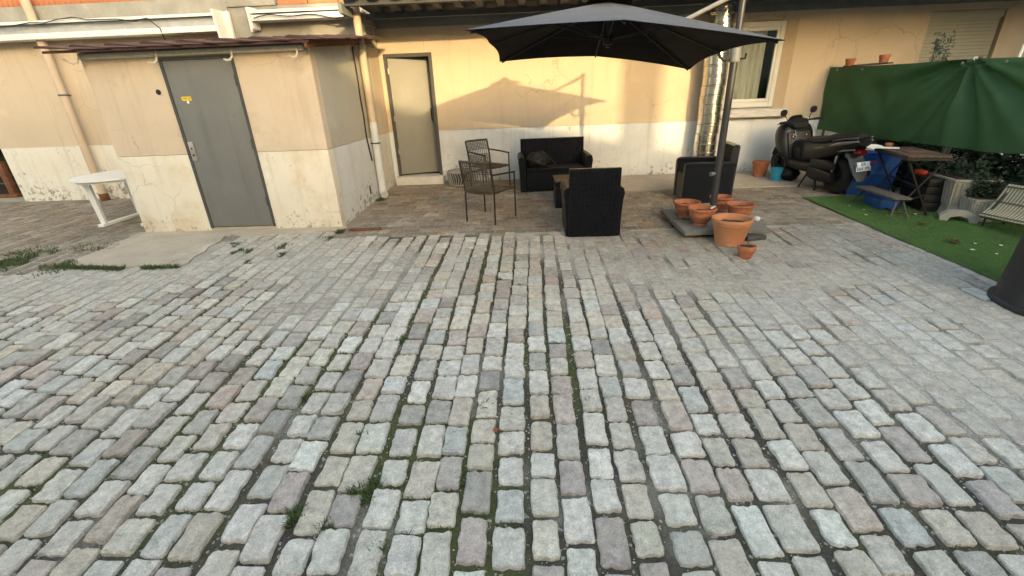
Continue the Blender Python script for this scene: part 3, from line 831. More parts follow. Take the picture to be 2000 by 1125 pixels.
part(dl, 'handle', 'black', MB().box(.68, .70, -.05, -.002, 1.12, 1.36, .004).xform(Matrix.Translation((WD0+.06, BY+.015, 0)) @ Matrix.Rotation(R_(19), 4, 'Z')))
for zz in (.55, 1.15, 1.95):
    part(BB, 'hinge', 'metal_plate', MB().tube([(WD0+.058, BY-.012, zz), (WD0+.058, BY-.012, zz+.09)], .009, 8))
# window
wr = part(BB, 'window', 'window_white', MB().box(3.66, 3.74, BY+.05, BY+.12, 1.155, 2.53, .006).box(4.50, 4.58, BY+.05, BY+.12, 1.155, 2.53, .006).box(3.74, 4.50, BY+.051, BY+.119, 2.45, 2.53, .006).box(3.74, 4.50, BY+.051, BY+.119, 1.155, 1.24, .006)
          .box(3.742, 3.79, BY+.062, BY+.108, 1.242, 2.448, .004).box(4.455, 4.498, BY+.062, BY+.108, 1.242, 2.448, .004).box(3.79, 4.455, BY+.063, BY+.107, 2.39, 2.447, .004).box(3.79, 4.455, BY+.063, BY+.107, 1.243, 1.30, .004))
part(wr, 'pane', M_GLASS, MB().box(3.785, 4.46, BY+.082, BY+.088, 1.295, 2.395))
part(BB, 'window_reveal', 'trim_tan', MB().prism([(4.582, BY+.13), (4.582, BY+.05), (4.757, BY-.004), (4.757, BY+.13)], 'z', 1.13, 2.53).box(3.602, 3.658, BY-.004, BY+.13, 1.13, 2.53).box(3.602, 4.757, BY-.004, BY+.13, 2.532, 2.548))
cb = MB()
n = 44
ring = []
for i in range(n + 1):
    xx = 3.64 + i * .72 / n
    yy = BY + .20 + .018 * math.sin(i * 1.15) + .012 * math.sin(i * .47)
    ring.append((cb.bm.verts.new((xx, yy, 1.13)), cb.bm.verts.new((xx, yy, 2.55))))
for a, b_ in zip(ring, ring[1:]):
    cb.bm.faces.new((a[0], b_[0], b_[1], a[1]))
part(BB, 'curtain', 'curtain', cb, 80)
part(BB, 'window_sill', 'sill_stone', MB().prism([(BY+.14, .985), (BY-.10, .985), (BY-.12, 1.0), (BY-.12, 1.085), (BY-.09, 1.115), (BY+.14, 1.15)], 'x', 3.55, 4.80))
# roller shutter at the right
part(BB, 'shutter_box', 'shutter_grey', MB().box(6.95, 8.17, BY+.03, BY+.25, 2.44, 2.555, .008))
zz = 1.0
sl = MB().box(6.965 - 2, 8.155 - 2, .05, .075, 0, .052, .008).mesh('shutter_slat', MATS['shutter_grey'])
while zz < 2.42:
    o = link(bpy.data.objects.new('shutter_slat', sl), BB); o.location = (0, 0, zz); zz += .054
part(BB, 'shutter_opening', 'dark_inside', MB().box(6.95, 8.17, BY+.16, BY+.18, .958, 2.44))
part(BB, 'wall', 'plaster', MB().box(6.94, 8.18, BY+.004, BY+.3, .956, .999))

# carport roof
CP = thing('carport_roof', 'dark grey ribbed metal roof over the terrace along the yellow wall', 'roof', (4, 8, 2.8))
prof = []
xx = -2.53
b = MB()
top = []
while xx < 10.8:
    top += [(xx, 2.86), (xx+.16, 2.86), (xx+.19, 2.80), (xx+.30, 2.80), (xx+.33, 2.86)]
    xx += .33
    top.pop()
vsA = [b.bm.verts.new((q[0], 6.95, q[1] + .06)) for q in top]
vsB = [b.bm.verts.new((q[0], 8.85, q[1])) for q in top]
vsC = [b.bm.verts.new((q[0], 6.95, q[1] + .063)) for q in top]
vsD = [b.bm.verts.new((q[0], 8.85, q[1] + .003)) for q in top]
for i in range(len(top) - 1):
    b.bm.faces.new((vsA[i], vsA[i+1], vsB[i+1], vsB[i]))
    b.bm.faces.new((vsC[i], vsD[i], vsD[i+1], vsC[i+1]))
part(CP, 'deck', 'deck_metal', b, 20)
part(CP, 'wall_plate', 'plate_wood', MB().box(-2.55, 10.8, 8.77, 8.856, 2.66, 2.795, .006))
part(CP, 'side_plate', 'plate_wood', MB().box(-2.555, -2.50, 7.2, 8.768, 2.66, 2.795, .006))
part(CP, 'purlin', 'deck_metal', MB().box(-2.498, 10.8, 8.28, 8.36, 2.735, 2.812))
part(CP, 'purlin', 'deck_metal', MB().box(-2.498, 10.8, 7.30, 7.38, 2.765, 2.842))

# flue
FL = thing('flue_pipe', 'shiny silver metal flue standing against the yellow wall beside the window', 'flue', (3.33, 8.58, 0))
z = -.02
while z < 3.6:
    h = .155
    part(FL, 'flue_section', 'flue_metal', MB().lathe([(.196, 0), (.201, .006), (.201, .016), (.194, .024), (.194, h-.022), (.200, h-.014), (.200, h-.004), (.195, h)], 36, (3.33 + .0075*math.sin(z*9), 8.58, z)))
    z += h + .001

# ------------------------------------------------------------------ unseen neighbours, added and shaped to shade the yard
NB = thing('courtyard_building', 'plain beige building closing the yard behind the viewer', 'building', (0, -10, -1.3))
part(NB, 'wall', 'brick_far', MB().box(-30, 3.75, -16, -10, -1.4, 8.2))
part(NB, 'roof', 'rust_tile', MB().prism([(-16.2, 8.2), (-9.8, 8.2), (-13, 9.0)], 'x', -30, 3.6))
NB2 = thing('low_shade_block', 'unseen low sloping block added behind the viewer to shape the sunlight', 'building', (7, -10, -1.3))
part(NB2, 'wall', 'brick_far', MB().prism([(3.76, -1.4), (13.09, -1.4), (13.09, 3.8), (3.76, 5.45)], 'y', -15, -10))  # added block; its sloping top trims the sunlight on the wall
part(NB2, 'shadow_stack', 'brick_far', MB().box(9.52, 9.98, -10.9, -10.2, 3.5, 6.6))  # added to cast the upright shadow strip on the yellow wall
NB3 = thing('side_shade_block', 'unseen plain block added along the right side of the yard to shade it', 'building', (12, 0, -1.3))
part(NB3, 'wall', 'concrete', MB().box(10.2, 18, -8.2, 9.5, -1.4, 5.6))  # added to keep light off the right end of the yellow wall
NB4 = thing('corner_building', 'plain building closing the far right corner behind the viewer', 'building', (16, -12, -1.3))
part(NB4, 'wall', 'brick_far', MB().box(13.1, 26, -16, -10, -1.4, 8.4))

# ------------------------------------------------------------------ rattan set
def child(parent, name, mt, b, ang=35):
    return b.build(name, MATS[mt] if isinstance(mt, str) else mt, parent, ang=ang)

def rattan_seat(name, label, cat, w, loc, rz, group=None):
    t = thing(name, label, cat, loc, rz, group)
    h = w / 2
    child(t, 'backrest', 'rattan_black_v', MB().prism([(-.36, 0), (-.25, 0), (-.25, .30), (-.30, .81), (-.315, .82), (-.37, .82), (-.38, .81)], 'x', -(h-.055), h-.055))
    b = MB()
    nst = int((2*h - .13) / .022)
    for i in range(nst):
        x_ = -(h - .066) + i * (2*h - .132) / (nst - 1)
        b.tube([(x_, -.362, .01), (x_, -.372, .45), (x_, -.381, .80)], .0095, 5)
        b.tube([(x_, -.252, .36), (x_, -.275, .58), (x_, -.301, .80)], .0095, 5)
    for k_ in range(13):
        z_ = .05 + k_*.06
        b.tube([(-(h - .06), -.3635 - .018*z_/.8, z_), (h - .06, -.3635 - .018*z_/.8, z_)], .0092, 5)
    tag(child(t, 'woven_strips', 'rattan_black_v', b), kind='stuff')
    for s in (-1, 1):
        b = MB()
        prof = [(h-.125, 0.0), (h-.022, 0.0), (h-.02, .25), (h-.006, .44), (h+.008, .52), (h-.004, .575), (h-.04, .595), (h-.09, .58), (h-.115, .52)]
        secs = []
        for (yy, k) in ((-.335, 1.0), (-.30, 1.0), (.10, 1.0), (.29, .99), (.335, .97), (.345, .94)):
            secs.append([b.bm.verts.new((s*q[0], yy, q[1]*k)) for q in prof])
        for a, c in zip(secs, secs[1:]):
            for i in range(len(prof)):
                j = (i+1) % len(prof)
                b.bm.faces.new((a[i], a[j], c[j], c[i]))
        b.bm.faces.new(secs[0]); b.bm.faces.new(secs[-1][::-1])
        child(t, 'armrest', 'rattan_black', b)
    child(t, 'seat_base', 'rattan_black', MB().box(-(h-.127), h-.127, -.248, .335, .02, .345, .012))
    child(t, 'seat_cushion', 'rattan_black', MB().box(-(h-.135), h-.135, -.24, .33, .347, .385, .015))
    return t
rattan_seat('rattan_sofa', 'two-seat black rattan sofa against the white plinth', 'sofa', 1.25, (.52, 8.07, gz(8.07)-.001), R_(182))
rattan_seat('rattan_armchair', 'black rattan armchair with its tall back turned to the viewer', 'armchair', .71, (.83, 5.64, gz(5.6)-.004), R_(-1), 'rattan armchairs')
rattan_seat('rattan_armchair', 'black rattan armchair behind the parasol mast and flower pots', 'armchair', .71, (2.74, 7.0, gz(7.0)-.004), R_(83), 'rattan armchairs')

t = thing('coffee_table', 'low black rattan table half hidden by the near armchair', 'table', (.80, 6.85, gz(6.85)))
child(t, 'tabletop', 'table_wood', MB().box(-.36, .36, -.25, .25, .385, .415, .006))
child(t, 'apron', 'rattan_black', MB().box(-.345, .345, -.235, .235, .30, .384, .006))
for sx in (-1, 1):
    child(t, 'leg', 'rattan_black_v', MB().box(sx*.345 - (.13 if sx > 0 else 0), sx*.345 + (.13 if sx < 0 else 0), -.23, .23, 0, .298, .006))

# bag on the sofa
b = MB()
bmesh.ops.create_icosphere(b.bm, subdivisions=4, radius=1)
for v in b.bm.verts:
    q = v.co.copy()
    d = 1 + .22*mnoise.noise(q*1.8 + Vector((4, 1, 0))) + .10*mnoise.noise(q*5)
    v.co = Vector((q.x*.21*d, q.y*.13*d, max(-.10, q.z*.155*d)))
t = thing('handbag', 'crumpled black bag lying on the rattan sofa seat', 'bag', (.25, 7.98, gz(8.07) + .385), .2)
child(t, 'body', 'bag_black', b.xform(Matrix.Translation((0, 0, .10))), 60)
child(t, 'strap', 'bag_black', MB().tube([(.16, -.06, .12), (.22, -.10, .10), (.27, -.12, .04), (.24, -.14, .012), (.12, -.15, .012)], .011, 6))
child(t, 'strap', 'bag_black', MB().tube([(-.08, 0, .22), (-.05, -.02, .28), (.02, -.02, .285), (.06, 0, .22)], .010, 6))

def woven_chair(label, loc, rz):
    t = thing('woven_armchair', label, 'chair', loc, rz, 'woven metal armchairs')
    r_ = .0115
    for s in (-1, 1):
        child(t, 'rear_leg', 'chair_metal', MB().tube([(s*.235, -.255, 0), (s*.235, -.245, .42), (s*.238, -.275, .62), (s*.24, -.325, .83)], r_, 8))
        child(t, 'front_leg', 'chair_metal', MB().tube([(s*.265, .255, 0), (s*.262, .25, .42), (s*.262, .25, .625)], r_, 8))
        child(t, 'armrest', 'chair_metal', MB().tube([(s*.262, .26, .632), (s*.258, .0, .650), (s*.24, -.285, .665)], [.013, .013, .012], 8))
    child(t, 'seat_frame', 'woven_brown', MB().tube([(-.235, -.245, .42), (.235, -.245, .42), (.262, .25, .42), (-.262, .25, .42), (-.235, -.245, .42)], .014, 8, caps=False))
    def bp(u, z):     # point on the curved back
        f = (z - .43) / .40
        y = -.245 - .02*f - .055*f*f - .045*(1 - u*u)
        return Vector((u*.238, y, z))
    child(t, 'top_rail', 'woven_brown', MB().tube([bp(-1 + i/6, .832) for i in range(13)], .016, 8))
    b = MB()
    for i in range(17):
        z = .455 + i*.0225
        if 6 < i < 10: continue
        b.tube([bp(-1 + k/5, z) + Vector((0, .004*(-1)**(i+k), 0)) for k in range(11)], .0062, 5)
    for i in range(13):
        u = -1 + (i + .5) / 6.5
        b.tube([bp(u, .44 + k*.078) + Vector((0, .004*(-1)**(i+k), 0)) for k in range(6)], .0058, 5)
    tag(child(t, 'woven_back', 'woven_brown', b), kind='stuff')
    b = MB()
    for i in range(15):
        y = -.23 + i*.0335
        b.tube([(-.24 - .0008*i + .06*k, y, .420 - .02*(1 - ((k-4)/4)**2) + .004*(-1)**(i+k)) for k in range(9)], .008, 5)
    for i in range(13):
        x = -.225 + i*.0375
        b.tube([(x, -.245 + .0705*k, .420 - .02*(1 - (x/.24)**2) - .004*(-1)**(i+k)) for k in range(8)], .008, 5)
    tag(child(t, 'woven_seat', 'woven_brown', b), kind='stuff')
    return t
woven_chair('brown woven metal armchair in front, its back to the viewer', (-.495, 6.20, gz(6.2)-.002), R_(-29))
woven_chair('brown woven metal armchair behind, against the wall beside the sofa', (-.63, 8.05, gz(8.05)-.002), R_(-138))

t = thing('wicker_pouf', 'round grey wicker pouf on the ground right of the doorstep', 'pouf', (-1.22, 8.52, gz(8.5)))
child(t, 'seat', 'pouf_weave', MB().lathe([(.0, .285), (.20, .282), (.235, .27), (.245, .25), (.235, .235), (.0, .234)][::-1], 32))
for i in range(30):
    a = 2*math.pi*i/30
    child(t, 'stave', 'pouf_weave', MB().tube([(.235*math.cos(a), .235*math.sin(a), .236), (.225*math.cos(a+.12), .225*math.sin(a+.12), .13), (.205*math.cos(a), .205*math.sin(a), .02)], .0105, 6))
child(t, 'base_ring', 'pouf_weave', MB().torus((0, 0, .02), .205, .016, 'z', 32, 8))
child(t, 'core', 'dark_inside', MB().lathe([(.17, .01), (.19, .23)], 20))

# ------------------------------------------------------------------ parasol
PB = Vector((2.37, 5.6, gz(5.6)))
PA = thing('cantilever_parasol', 'large charcoal square cantilever parasol over the rattan furniture', 'parasol', PB)
NL, NR, FR, FL_ = Vector((-.46, 4.2, 2.03)), Vector((2.17, 4.2, 1.855)), Vector((2.33, 6.9, 1.76)), Vector((-.31, 6.9, 1.957))
AP = Vector((.955, 5.6, 2.405))
LIFT = Vector((0, 0, .105))
mids = [(NL+NR)/2 + LIFT, (NR+FR)/2 + LIFT*.6, (FR+FL_)/2 + LIFT, (FL_+NL)/2 + LIFT*.6]
def canopy():
    b = MB()
    cs = [NL, NR, FR, FL_]
    n = 10
    for i in range(4):
        A, B = cs[i], cs[(i+1) % 4]
        mid = mids[i]
        for h_ in range(2):
            P, Q = (A, mid) if h_ == 0 else (mid, B)
            grid = []
            for a in range(n + 1):
                row = []
                tr = a / n
                for c in range(n + 1):
                    s = c / n
                    e = P.lerp(Q, s)
                    # edge scallop: hem pulled in and up between rib tips
                    k = math.sin(math.pi * s)
                    e = e + (AP - e) * (.030 * k)
                    inset = (AP - mid) * .020
                    if h_ == 0: e = e + inset * s
                    else: e = e + inset * (1 - s)
                    q = AP.lerp(e, tr)
                    q.z += .004 * math.sin(math.pi * tr) - .016 * k * math.sin(math.pi * min(1, tr * 1.0)) * tr
                    row.append(b.bm.verts.new(q))
                grid.append(row)
            for a in range(n):
                for c in range(n):
                    vs = [grid[a][c], grid[a+1][c], grid[a+1][c+1], grid[a][c+1]]
                    if a == 0: vs = [grid[0][0], grid[1][c], grid[1][c+1]]
                    b.bm.faces.new(vs)
    bmesh.ops.remove_doubles(b.bm, verts=b.bm.verts, dist=.0008)
    res = bmesh.ops.solidify(b.bm, geom=b.bm.faces[:], thickness=.004)
    return b
cano = part(PA, 'canopy', 'parasol_fabric', canopy(), 25)
cano.data.materials.append(MATS['parasol_faded'])
for q in cano.data.polygons:
    if q.normal.z > .3: q.material_index = 1
HUB = AP - Vector((0, 0, .06))
RUN = AP - Vector((0, 0, .36))
for tip in [NL, NR, FR, FL_] + mids:
    tp = tip.lerp(AP, .03 if tip in (NL, NR, FR, FL_) else .05)
    def rp(f):
        q = AP.lerp(tp, f); q.z += .004*math.sin(math.pi*f) - .030; return q
    rb = part(PA, 'rib', 'black', MB().tube([rp(.03 + .97*i/6) for i in range(7)], .010, 6))
    part(rb, 'strut', 'black', MB().tube([RUN + (tp - RUN).normalized()*.03, rp(.48) - Vector((0, 0, .012))], .007, 6))
part(PA, 'hub', 'black', MB().lathe([(.05, -.05), (.06, 0), (.05, .04)], 16, RUN))
part(PA, 'hub_post', 'parasol_metal', MB().tube([RUN - Vector((0, 0, .08)), AP + Vector((0, 0, .02))], .018, 10))
# vent cap
b = MB()
cr = []
for i in range(8):
    tip = [NL, mids[0], NR, mids[1], FR, mids[2], FL_, mids[3]][i]
    d = (tip - AP); d = d * (.165 if i % 2 == 0 else .185)
    cr.append(b.bm.verts.new(AP + d + Vector((0, 0, .062))))
ct = b.bm.verts.new(AP + Vector((0, 0, .045)))
for i in range(8): b.bm.faces.new((ct, cr[i], cr[(i+1) % 8]))
bmesh.ops.solidify(b.bm, geom=b.bm.faces[:], thickness=.004)
part(PA, 'vent_cap', 'parasol_fabric', b)
part(PA, 'finial', 'parasol_cap', MB().lathe([(.06, .03), (.075, .045), (.065, .07), (.03, .08)], 18, AP))
# mast
MT = Vector((2.37, 5.6, 2.47))
mast = part(PA, 'mast', 'parasol_metal', MB().tube([PB + Vector((0, 0, .05)), (2.37, 5.6, 1.79)], .040, 16))
part(PA, 'upper_mast', 'parasol_metal', MB().tube([(2.37, 5.6, 1.79), MT], .033, 16))
part(PA, 'mast_collar', 'bracket_light', MB().lathe([(.036, 0), (.055, .005), (.058, .05), (.055, .14), (.036, .15)], 16, (2.37, 5.6, 1.765)))
part(PA, 'crank', 'black', MB().tube([(2.42, 5.58, 1.80), (2.47, 5.56, 1.80), (2.475, 5.56, 1.85)], .012, 8))
part(PA, 'bracket', 'black', MB().tube([(2.33, 5.6, 1.80), (2.25, 5.58, 1.79), (2.20, 5.57, 1.82), (2.17, 5.57, 1.875)], .016, 8))
part(PA, 'arm', 'bracket_light', MB().tube([MT - Vector((0, 0, .02)), (1.72, 5.6, 2.175)], [.024, .022], 10))
part(PA, 'mast_cap', 'parasol_metal', MB().lathe([(.045, -.06), (.05, 0), (.03, .03)], 14, MT))
part(PA, 'knob', 'bracket_light', MB().tube([(2.33, 5.58, .55), (2.27, 5.56, .55)], [.018, .026], 10))
part(PA, 'base_cross', 'parasol_metal', MB().box(1.87, 2.87, 5.57, 5.63, PB.z+.004, PB.z+.04, .004).box(2.34, 2.40, 5.1, 6.1, PB.z+.006, PB.z+.042, .004).lathe([(.06, .04), (.06, .16), (.045, .18)], 16, PB))

# ballast slabs
def ballast(label, cx, cy, rz, z=.045):
    t = MB().box(-.235, .235, -.235, .235, 0, .055, .012)
    for v in t.bm.verts: v.co += Vector((mnoise.noise(v.co*9)*.006, mnoise.noise(v.co*9 + Vector((3, 3, 3)))*.006, 0))
    o = t.build('ballast_slab', MATS['weight_slab'])
    o.location = (cx, cy, gz(cy) + z); o.rotation_euler = (math.atan(.033), 0, rz)
    return tag(o, label, 'paving slab', 'ballast slabs on the parasol foot')
ballast('grey concrete slab on the parasol foot under the front bowl pot', 2.105, 5.33, .03)
ballast('grey concrete slab on the parasol foot at its back left', 2.10, 5.85, .01)
ballast('grey concrete slab on the parasol foot under the large pale pot side', 2.64, 5.33, -.02)
ballast('grey concrete slab on the parasol foot at its back right', 2.64, 5.86, .03)

# ------------------------------------------------------------------ flower pots
def pot(label, loc, R, H, foot, mt, style=0, twigs=0, group='terracotta pots around the parasol'):
    t = thing('flower_pot', label, 'pot', loc, random.random()*6, group)
    rb = R * foot
    if style == 0:      # bowl with a wide lip
        prof = [(rb*.95, 0), (rb, .012), (rb*.96, .03*H/.2), (R*.74, H*.40), (R*.80, H*.50), (R*.85, H*.58), (R*.84, H*.62), (R*.93, H*.84), (R*1.0, H*.88), (R*1.015, H*.94), (R, H), (R*.93, H), (R*.90, H*.93), (R*.84, H*.70), (.001, H*.70)]
    elif style == 1:    # bucket shape with a rolled rim
        prof = [(rb, 0), (rb*1.01, .01), (rb*1.02, H*.06), (rb, H*.075), (R*.93, H*.78), (R*.955, H*.80), (R*.955, H*.85), (R*1.0, H*.88), (R*1.02, H*.94), (R, H), (R*.93, H), (R*.90, H*.95), (R*.85, H*.74), (.001, H*.74)]
    else:
        prof = [(rb, 0), (R*.88, H*.62), (R*.99, H*.64), (R, H*.98), (R*.96, H), (R*.90, H), (R*.85, H*.78), (.001, H*.78)]
    child(t, 'body', mt, MB().lathe(prof, 36), 30)
    zs = H * (.70, .74, .78)[style]
    b = MB()
    rr = R * .86
    vs = [b.bm.verts.new((rr*math.cos(a)*q, rr*math.sin(a)*q, zs + .006 + random.uniform(-.004, .006))) for q in (.98, .6, .25) for a in [2*math.pi*k/18 for k in range(18)]]
    for ring in range(2):
        for k in range(18):
            b.bm.faces.new((vs[ring*18+k], vs[ring*18+(k+1) % 18], vs[(ring+1)*18+(k+1) % 18], vs[(ring+1)*18+k]))
    b.bm.faces.new(vs[36:])
    child(t, 'soil', 'soil', b)
    if twigs:
        b = MB()
        for i in range(twigs):
            a, q = random.random()*6.28, random.random()*rr*.6
            x, y = q*math.cos(a), q*math.sin(a)
            h = random.uniform(.03, .11)
            b.tube([(x, y, zs), (x + random.uniform(-.03, .03), y + random.uniform(-.03, .03), zs + h*.6), (x + random.uniform(-.06, .06), y + random.uniform(-.06, .06), zs + h)], [.0022, .0016, .0008], 4)
        tag(child(t, 'dry_stems', 'bench_wood', b), kind='stuff')
    return t
SL = .10
pot('wide terracotta bowl pot at the left back of the parasol foot', (2.07, 5.68, gz(5.68)+SL), .165, .20, .62, 'pot', 0)
pot('terracotta bowl pot on a foot at the front of the parasol slabs', (2.135, 5.33, gz(5.33)+SL), .165, .215, .52, 'pot', 0, 2)
pot('terracotta pot partly hidden behind the parasol mast', (2.60, 5.92, gz(5.92)+SL), .145, .19, .66, 'pot', 0, 3)
pot('terracotta bowl pot with dry stems right of the parasol mast', (2.665, 5.50, gz(5.5)+SL), .165, .20, .6, 'pot', 0, 12)
pot('largest pale terracotta pot with rolled rim standing on the paving', (2.325, 4.93, gz(4.93)), .215, .30, .70, 'pot_pale', 1, 9)
pot('smallest terracotta pot alone in front of the large pot', (2.315, 4.49, gz(4.49)), .095, .135, .62, 'pot', 2, 6)
pot('terracotta pot against the wall left of the cyan bucket', (4.30, 8.38, gz(8.3)+.01), .145, .27, .72, 'pot', 1, 0, 'pots along the wall')
t = thing('plant_tag', 'white plastic plant label leaning from the front bowl pot', 'plant label', (2.25, 5.35, gz(5.33)+SL+.20), 0)
child(t, 'tag_blade', 'plastic_white', MB().box(-.008, .05, -.006, .006, -.004, .014, .002, Matrix.Rotation(R_(-25), 3, 'Y')))
o = MB().lathe([(.03, 0), (.055, .03), (.06, .07), (.045, .11), (.02, .125)], 18).build('stone', MATS['sill_stone']); o.location = (2.84, 5.40, gz(5.4)+.10); o.scale = (.7, .7, .5)
tag(o, 'pale rounded stone right of the pots by the parasol foot', 'stone')
o = MB().box(-.12, .12, -.045, .045, 0, .05, .008).build('dark_brick', MATS['frame_grey']); o.location = (2.66, 5.02, gz(5.0)+.004); o.rotation_euler.z = .2
tag(o, 'dark flat block lying just right of the large pale pot', 'block')

# ------------------------------------------------------------------ green mat and things on it
def mat_sheet():
    b = MB()
    xs = [4.20 + i*.2 for i in range(12)]
    ys = [2.6 + i*.2 for i in range(22)]
    g = []
    for y in ys:
        g.append([b.bm.verts.new((x + (.02*nz(x, y, 2, 9) if x == xs[0] else 0), y if y < ys[-1] else y + .02*nz(x, y, 3, 1), gz(y) + .012 + max(0, nz(x, y, 1.2, 40))*.012)) for x in xs])
    for a, c in zip(g, g[1:]):
        for i in range(len(xs)-1):
            b.bm.faces.new((a[i], a[i+1], c[i+1], c[i]))
    bmesh.ops.solidify(b.bm, geom=b.bm.faces[:], thickness=.008)
    return b
tm = mat_sheet().build('turf_mat', MATS['turf'])
tag(tm, 'green artificial turf mat laid on the paving at right', 'turf mat')
# turf pile
def pile():
    rg = random.Random(5)
    v, f = [], []
    for i in range(42000):
        x, y = rg.uniform(4.2, 6.2), rg.uniform(3.0, 6.78)
        z = gz(y) + .012 + max(0, nz(x, y, 1.2, 40))*.012
        a = rg.random()*6.28
        w, h = rg.uniform(.002, .0035), rg.uniform(.008, .018)
        lx, ly = rg.uniform(-.008, .008), rg.uniform(-.008, .008)
        k = len(v)
        v += [(x - w*math.cos(a), y - w*math.sin(a), z), (x + w*math.cos(a), y + w*math.sin(a), z), (x + lx, y + ly, z + h)]
        f.append((k, k+1, k+2))
    me = bpy.data.meshes.new('turf_pile'); me.from_pydata(v, [], f); me.materials.append(MATS['turf'])
    return tag(link(bpy.data.objects.new('turf_pile', me), tm), kind='stuff')
pile()

def leaf(label, x, y, z, size, mt, name='dry_leaf', tilt=(0, 0), rz=0):
    b = MB()
    pts = [(0, -1), (.35, -.55), (.95, -.45), (.55, -.05), (.8, .45), (.3, .35), (0, 1), (-.3, .35), (-.8, .45), (-.55, -.05), (-.95, -.45), (-.35, -.55)]
    c = b.bm.verts.new((0, 0, .01))
    vs = [b.bm.verts.new((q[0]*size, q[1]*size, size*.32*(abs(q[0])**1.5) + random.uniform(0, size*.18))) for q in pts]
    for i in range(len(vs)): b.bm.faces.new((c, vs[i], vs[(i+1) % len(vs)]))
    bmesh.ops.solidify(b.bm, geom=b.bm.faces[:], thickness=.001)
    o = b.build(name, MATS[mt]); o.location = (x, y, z); o.rotation_euler = (tilt[0], tilt[1], rz)
    return tag(o, label, 'leaf')
leaf('larger brown dry leaf lying on the green mat', 4.62, 4.70, gz(4.7)+.028, .075, 'leaf_brown', rz=.7)
leaf('smaller brown dry leaf on the green mat nearer the bench', 4.78, 5.32, gz(5.3)+.028, .06, 'leaf_brown', rz=2.1)
leaf('orange leaf scrap between the foreground cobbles', -.205, 2.03, gz(2.03)+.006, .020, 'leaf_orange', rz=.4)
rg = random.Random(11)
for (x, y) in ((4.55, 5.98), (4.42, 5.75), (5.02, 5.72), (4.78, 4.62), (4.98, 4.55), (5.05, 4.36), (4.72, 4.32), (4.9, 4.1), (4.6, 4.45), (4.74, 4.17), (4.5, 6.2)):
    b = MB().lathe([(.002, 0), (.012, .003), (.014, .006), (.004, .008)], 7)
    o = b.build('white_petal', MATS['paper_white']); o.location = (x, y, gz(y)+.03); o.scale = (rg.uniform(.7, 1.6), rg.uniform(.7, 1.3), 1)
    tag(o, 'tiny white petal fallen on the green mat', 'petal', 'white petals on the mat')

# tarpaulin screen on a fence
def tline(Y):
    return 5.42 + (8.80 - Y) * .165
TS = thing('tarpaulin_screen', 'dark green tarpaulin screen hung on the fence behind the scooter', 'tarpaulin', (5.7, 7, 0))
def tarp():
    b = MB()
    ny, nh = 120, 34
    Y0, Y1 = 8.80, 4.3
    tieY, = (6.50,)
    g = []
    for i in range(ny + 1):
        Y = Y0 + (Y1 - Y0) * i / ny
        top = 1.765 - .02*(8.8 - Y) + .012*math.cos((Y - tieY)*2.2)
        bot = .72 - .075*ss(8.7, 6.8, Y) + .02*math.sin(Y*3) + .05*ss(6.4, 5.0, Y)
        row = []
        for j in range(nh + 1):
            f = j / nh
            z = top + (bot - top) * f
            dy, dz = (Y - tieY), (top - z) + .02
            ang = math.atan2(dy, dz)
            rr = math.hypot(dy, dz)
            near = math.exp(-(rr/1.6)**2) * ss(0, .12, rr)
            d = .050*near*(math.sin(ang*9 + .6) + .6*math.sin(ang*17 + 2))
            d += .045*math.exp(-((ang - .52)/.055)**2)*ss(.1, .5, rr) - .04*math.exp(-((ang + .05)/.05)**2)*ss(.1, .4, rr)*math.exp(-rr/1.2)
            # swag between ties
            u = (Y - 7.55) / .95
            d += .05*math.sin(math.pi*f)*math.exp(-u*u)
            d += .035*math.sin((abs(u)*1.3 + f*1.1)*7)*math.exp(-u*u*.6)*math.sin(math.pi*f)
            d += .018*nz(Y, z, 1.7, 5) + .008*nz(Y, z, 5, 6)
            row.append(b.bm.verts.new((tline(Y) - d, Y, z)))
        g.append(row)
    for a, c in zip(g, g[1:]):
        for j in range(nh):
            b.bm.faces.new((a[j], a[j+1], c[j+1], c[j]))
    bmesh.ops.solidify(b.bm, geom=b.bm.faces[:], thickness=.003)
    return b
part(TS, 'sheet', 'tarp_green', tarp(), 80)
for Y in (8.72, 6.5, 4.4):
    part(TS, 'post', 'frame_grey', MB().tube([(tline(Y)+.07, Y, -.1), (tline(Y)+.07, Y, 1.76)], .022, 10))
part(TS, 'top_wire', 'frame_grey', MB().tube([(tline(8.8)+.05, 8.8, 1.755), (tline(6.5)+.045, 6.5, 1.715), (tline(4.3)+.05, 4.3, 1.68)], .006, 6))
for k in range(9):
    Y = 8.6 - k*.5
    part(TS, 'eyelet', 'metal_plate', MB().torus((tline(Y) - .035, Y, 1.725 - .02*(8.8 - Y) + .012*math.cos((Y - 6.5)*2.2)), .012, .004, 'x', 12, 5))
part(TS, 'tie', 'plastic_white', MB().torus((tline(6.5)+.01, 6.5, 1.735), .02, .005, 'y', 14, 6))
t = thing('plank_shelf', 'thin wooden plank along the top of the tarpaulin with two pots', 'plank', (5.6, 8.2, 1.74))
part(t, 'board', 'bench_wood', MB().box(-.05, .05, -.42, .42, -.012, .012, .003).xform(Matrix.Translation((5.64, 8.22, 1.768)) @ Matrix.Rotation(R_(9.4), 4, 'Z')))
pot('small terracotta pot on the fence top nearest the wall', (5.555, 8.52, 1.765), .075, .115, .75, 'pot', 2, 0, 'pots on the fence top')
pot('small terracotta pot on the fence top farther from the wall', (5.685, 7.93, 1.775), .075, .115, .75, 'pot', 2, 0, 'pots on the fence top')
o = MB().tube([(5.98, 6.16, 1.3), (5.985, 6.12, 1.86)], .016, 10).build('white_rod', MATS['plastic_white'])
tag(o, 'white plastic rod sticking up behind the tarpaulin at far right', 'rod')

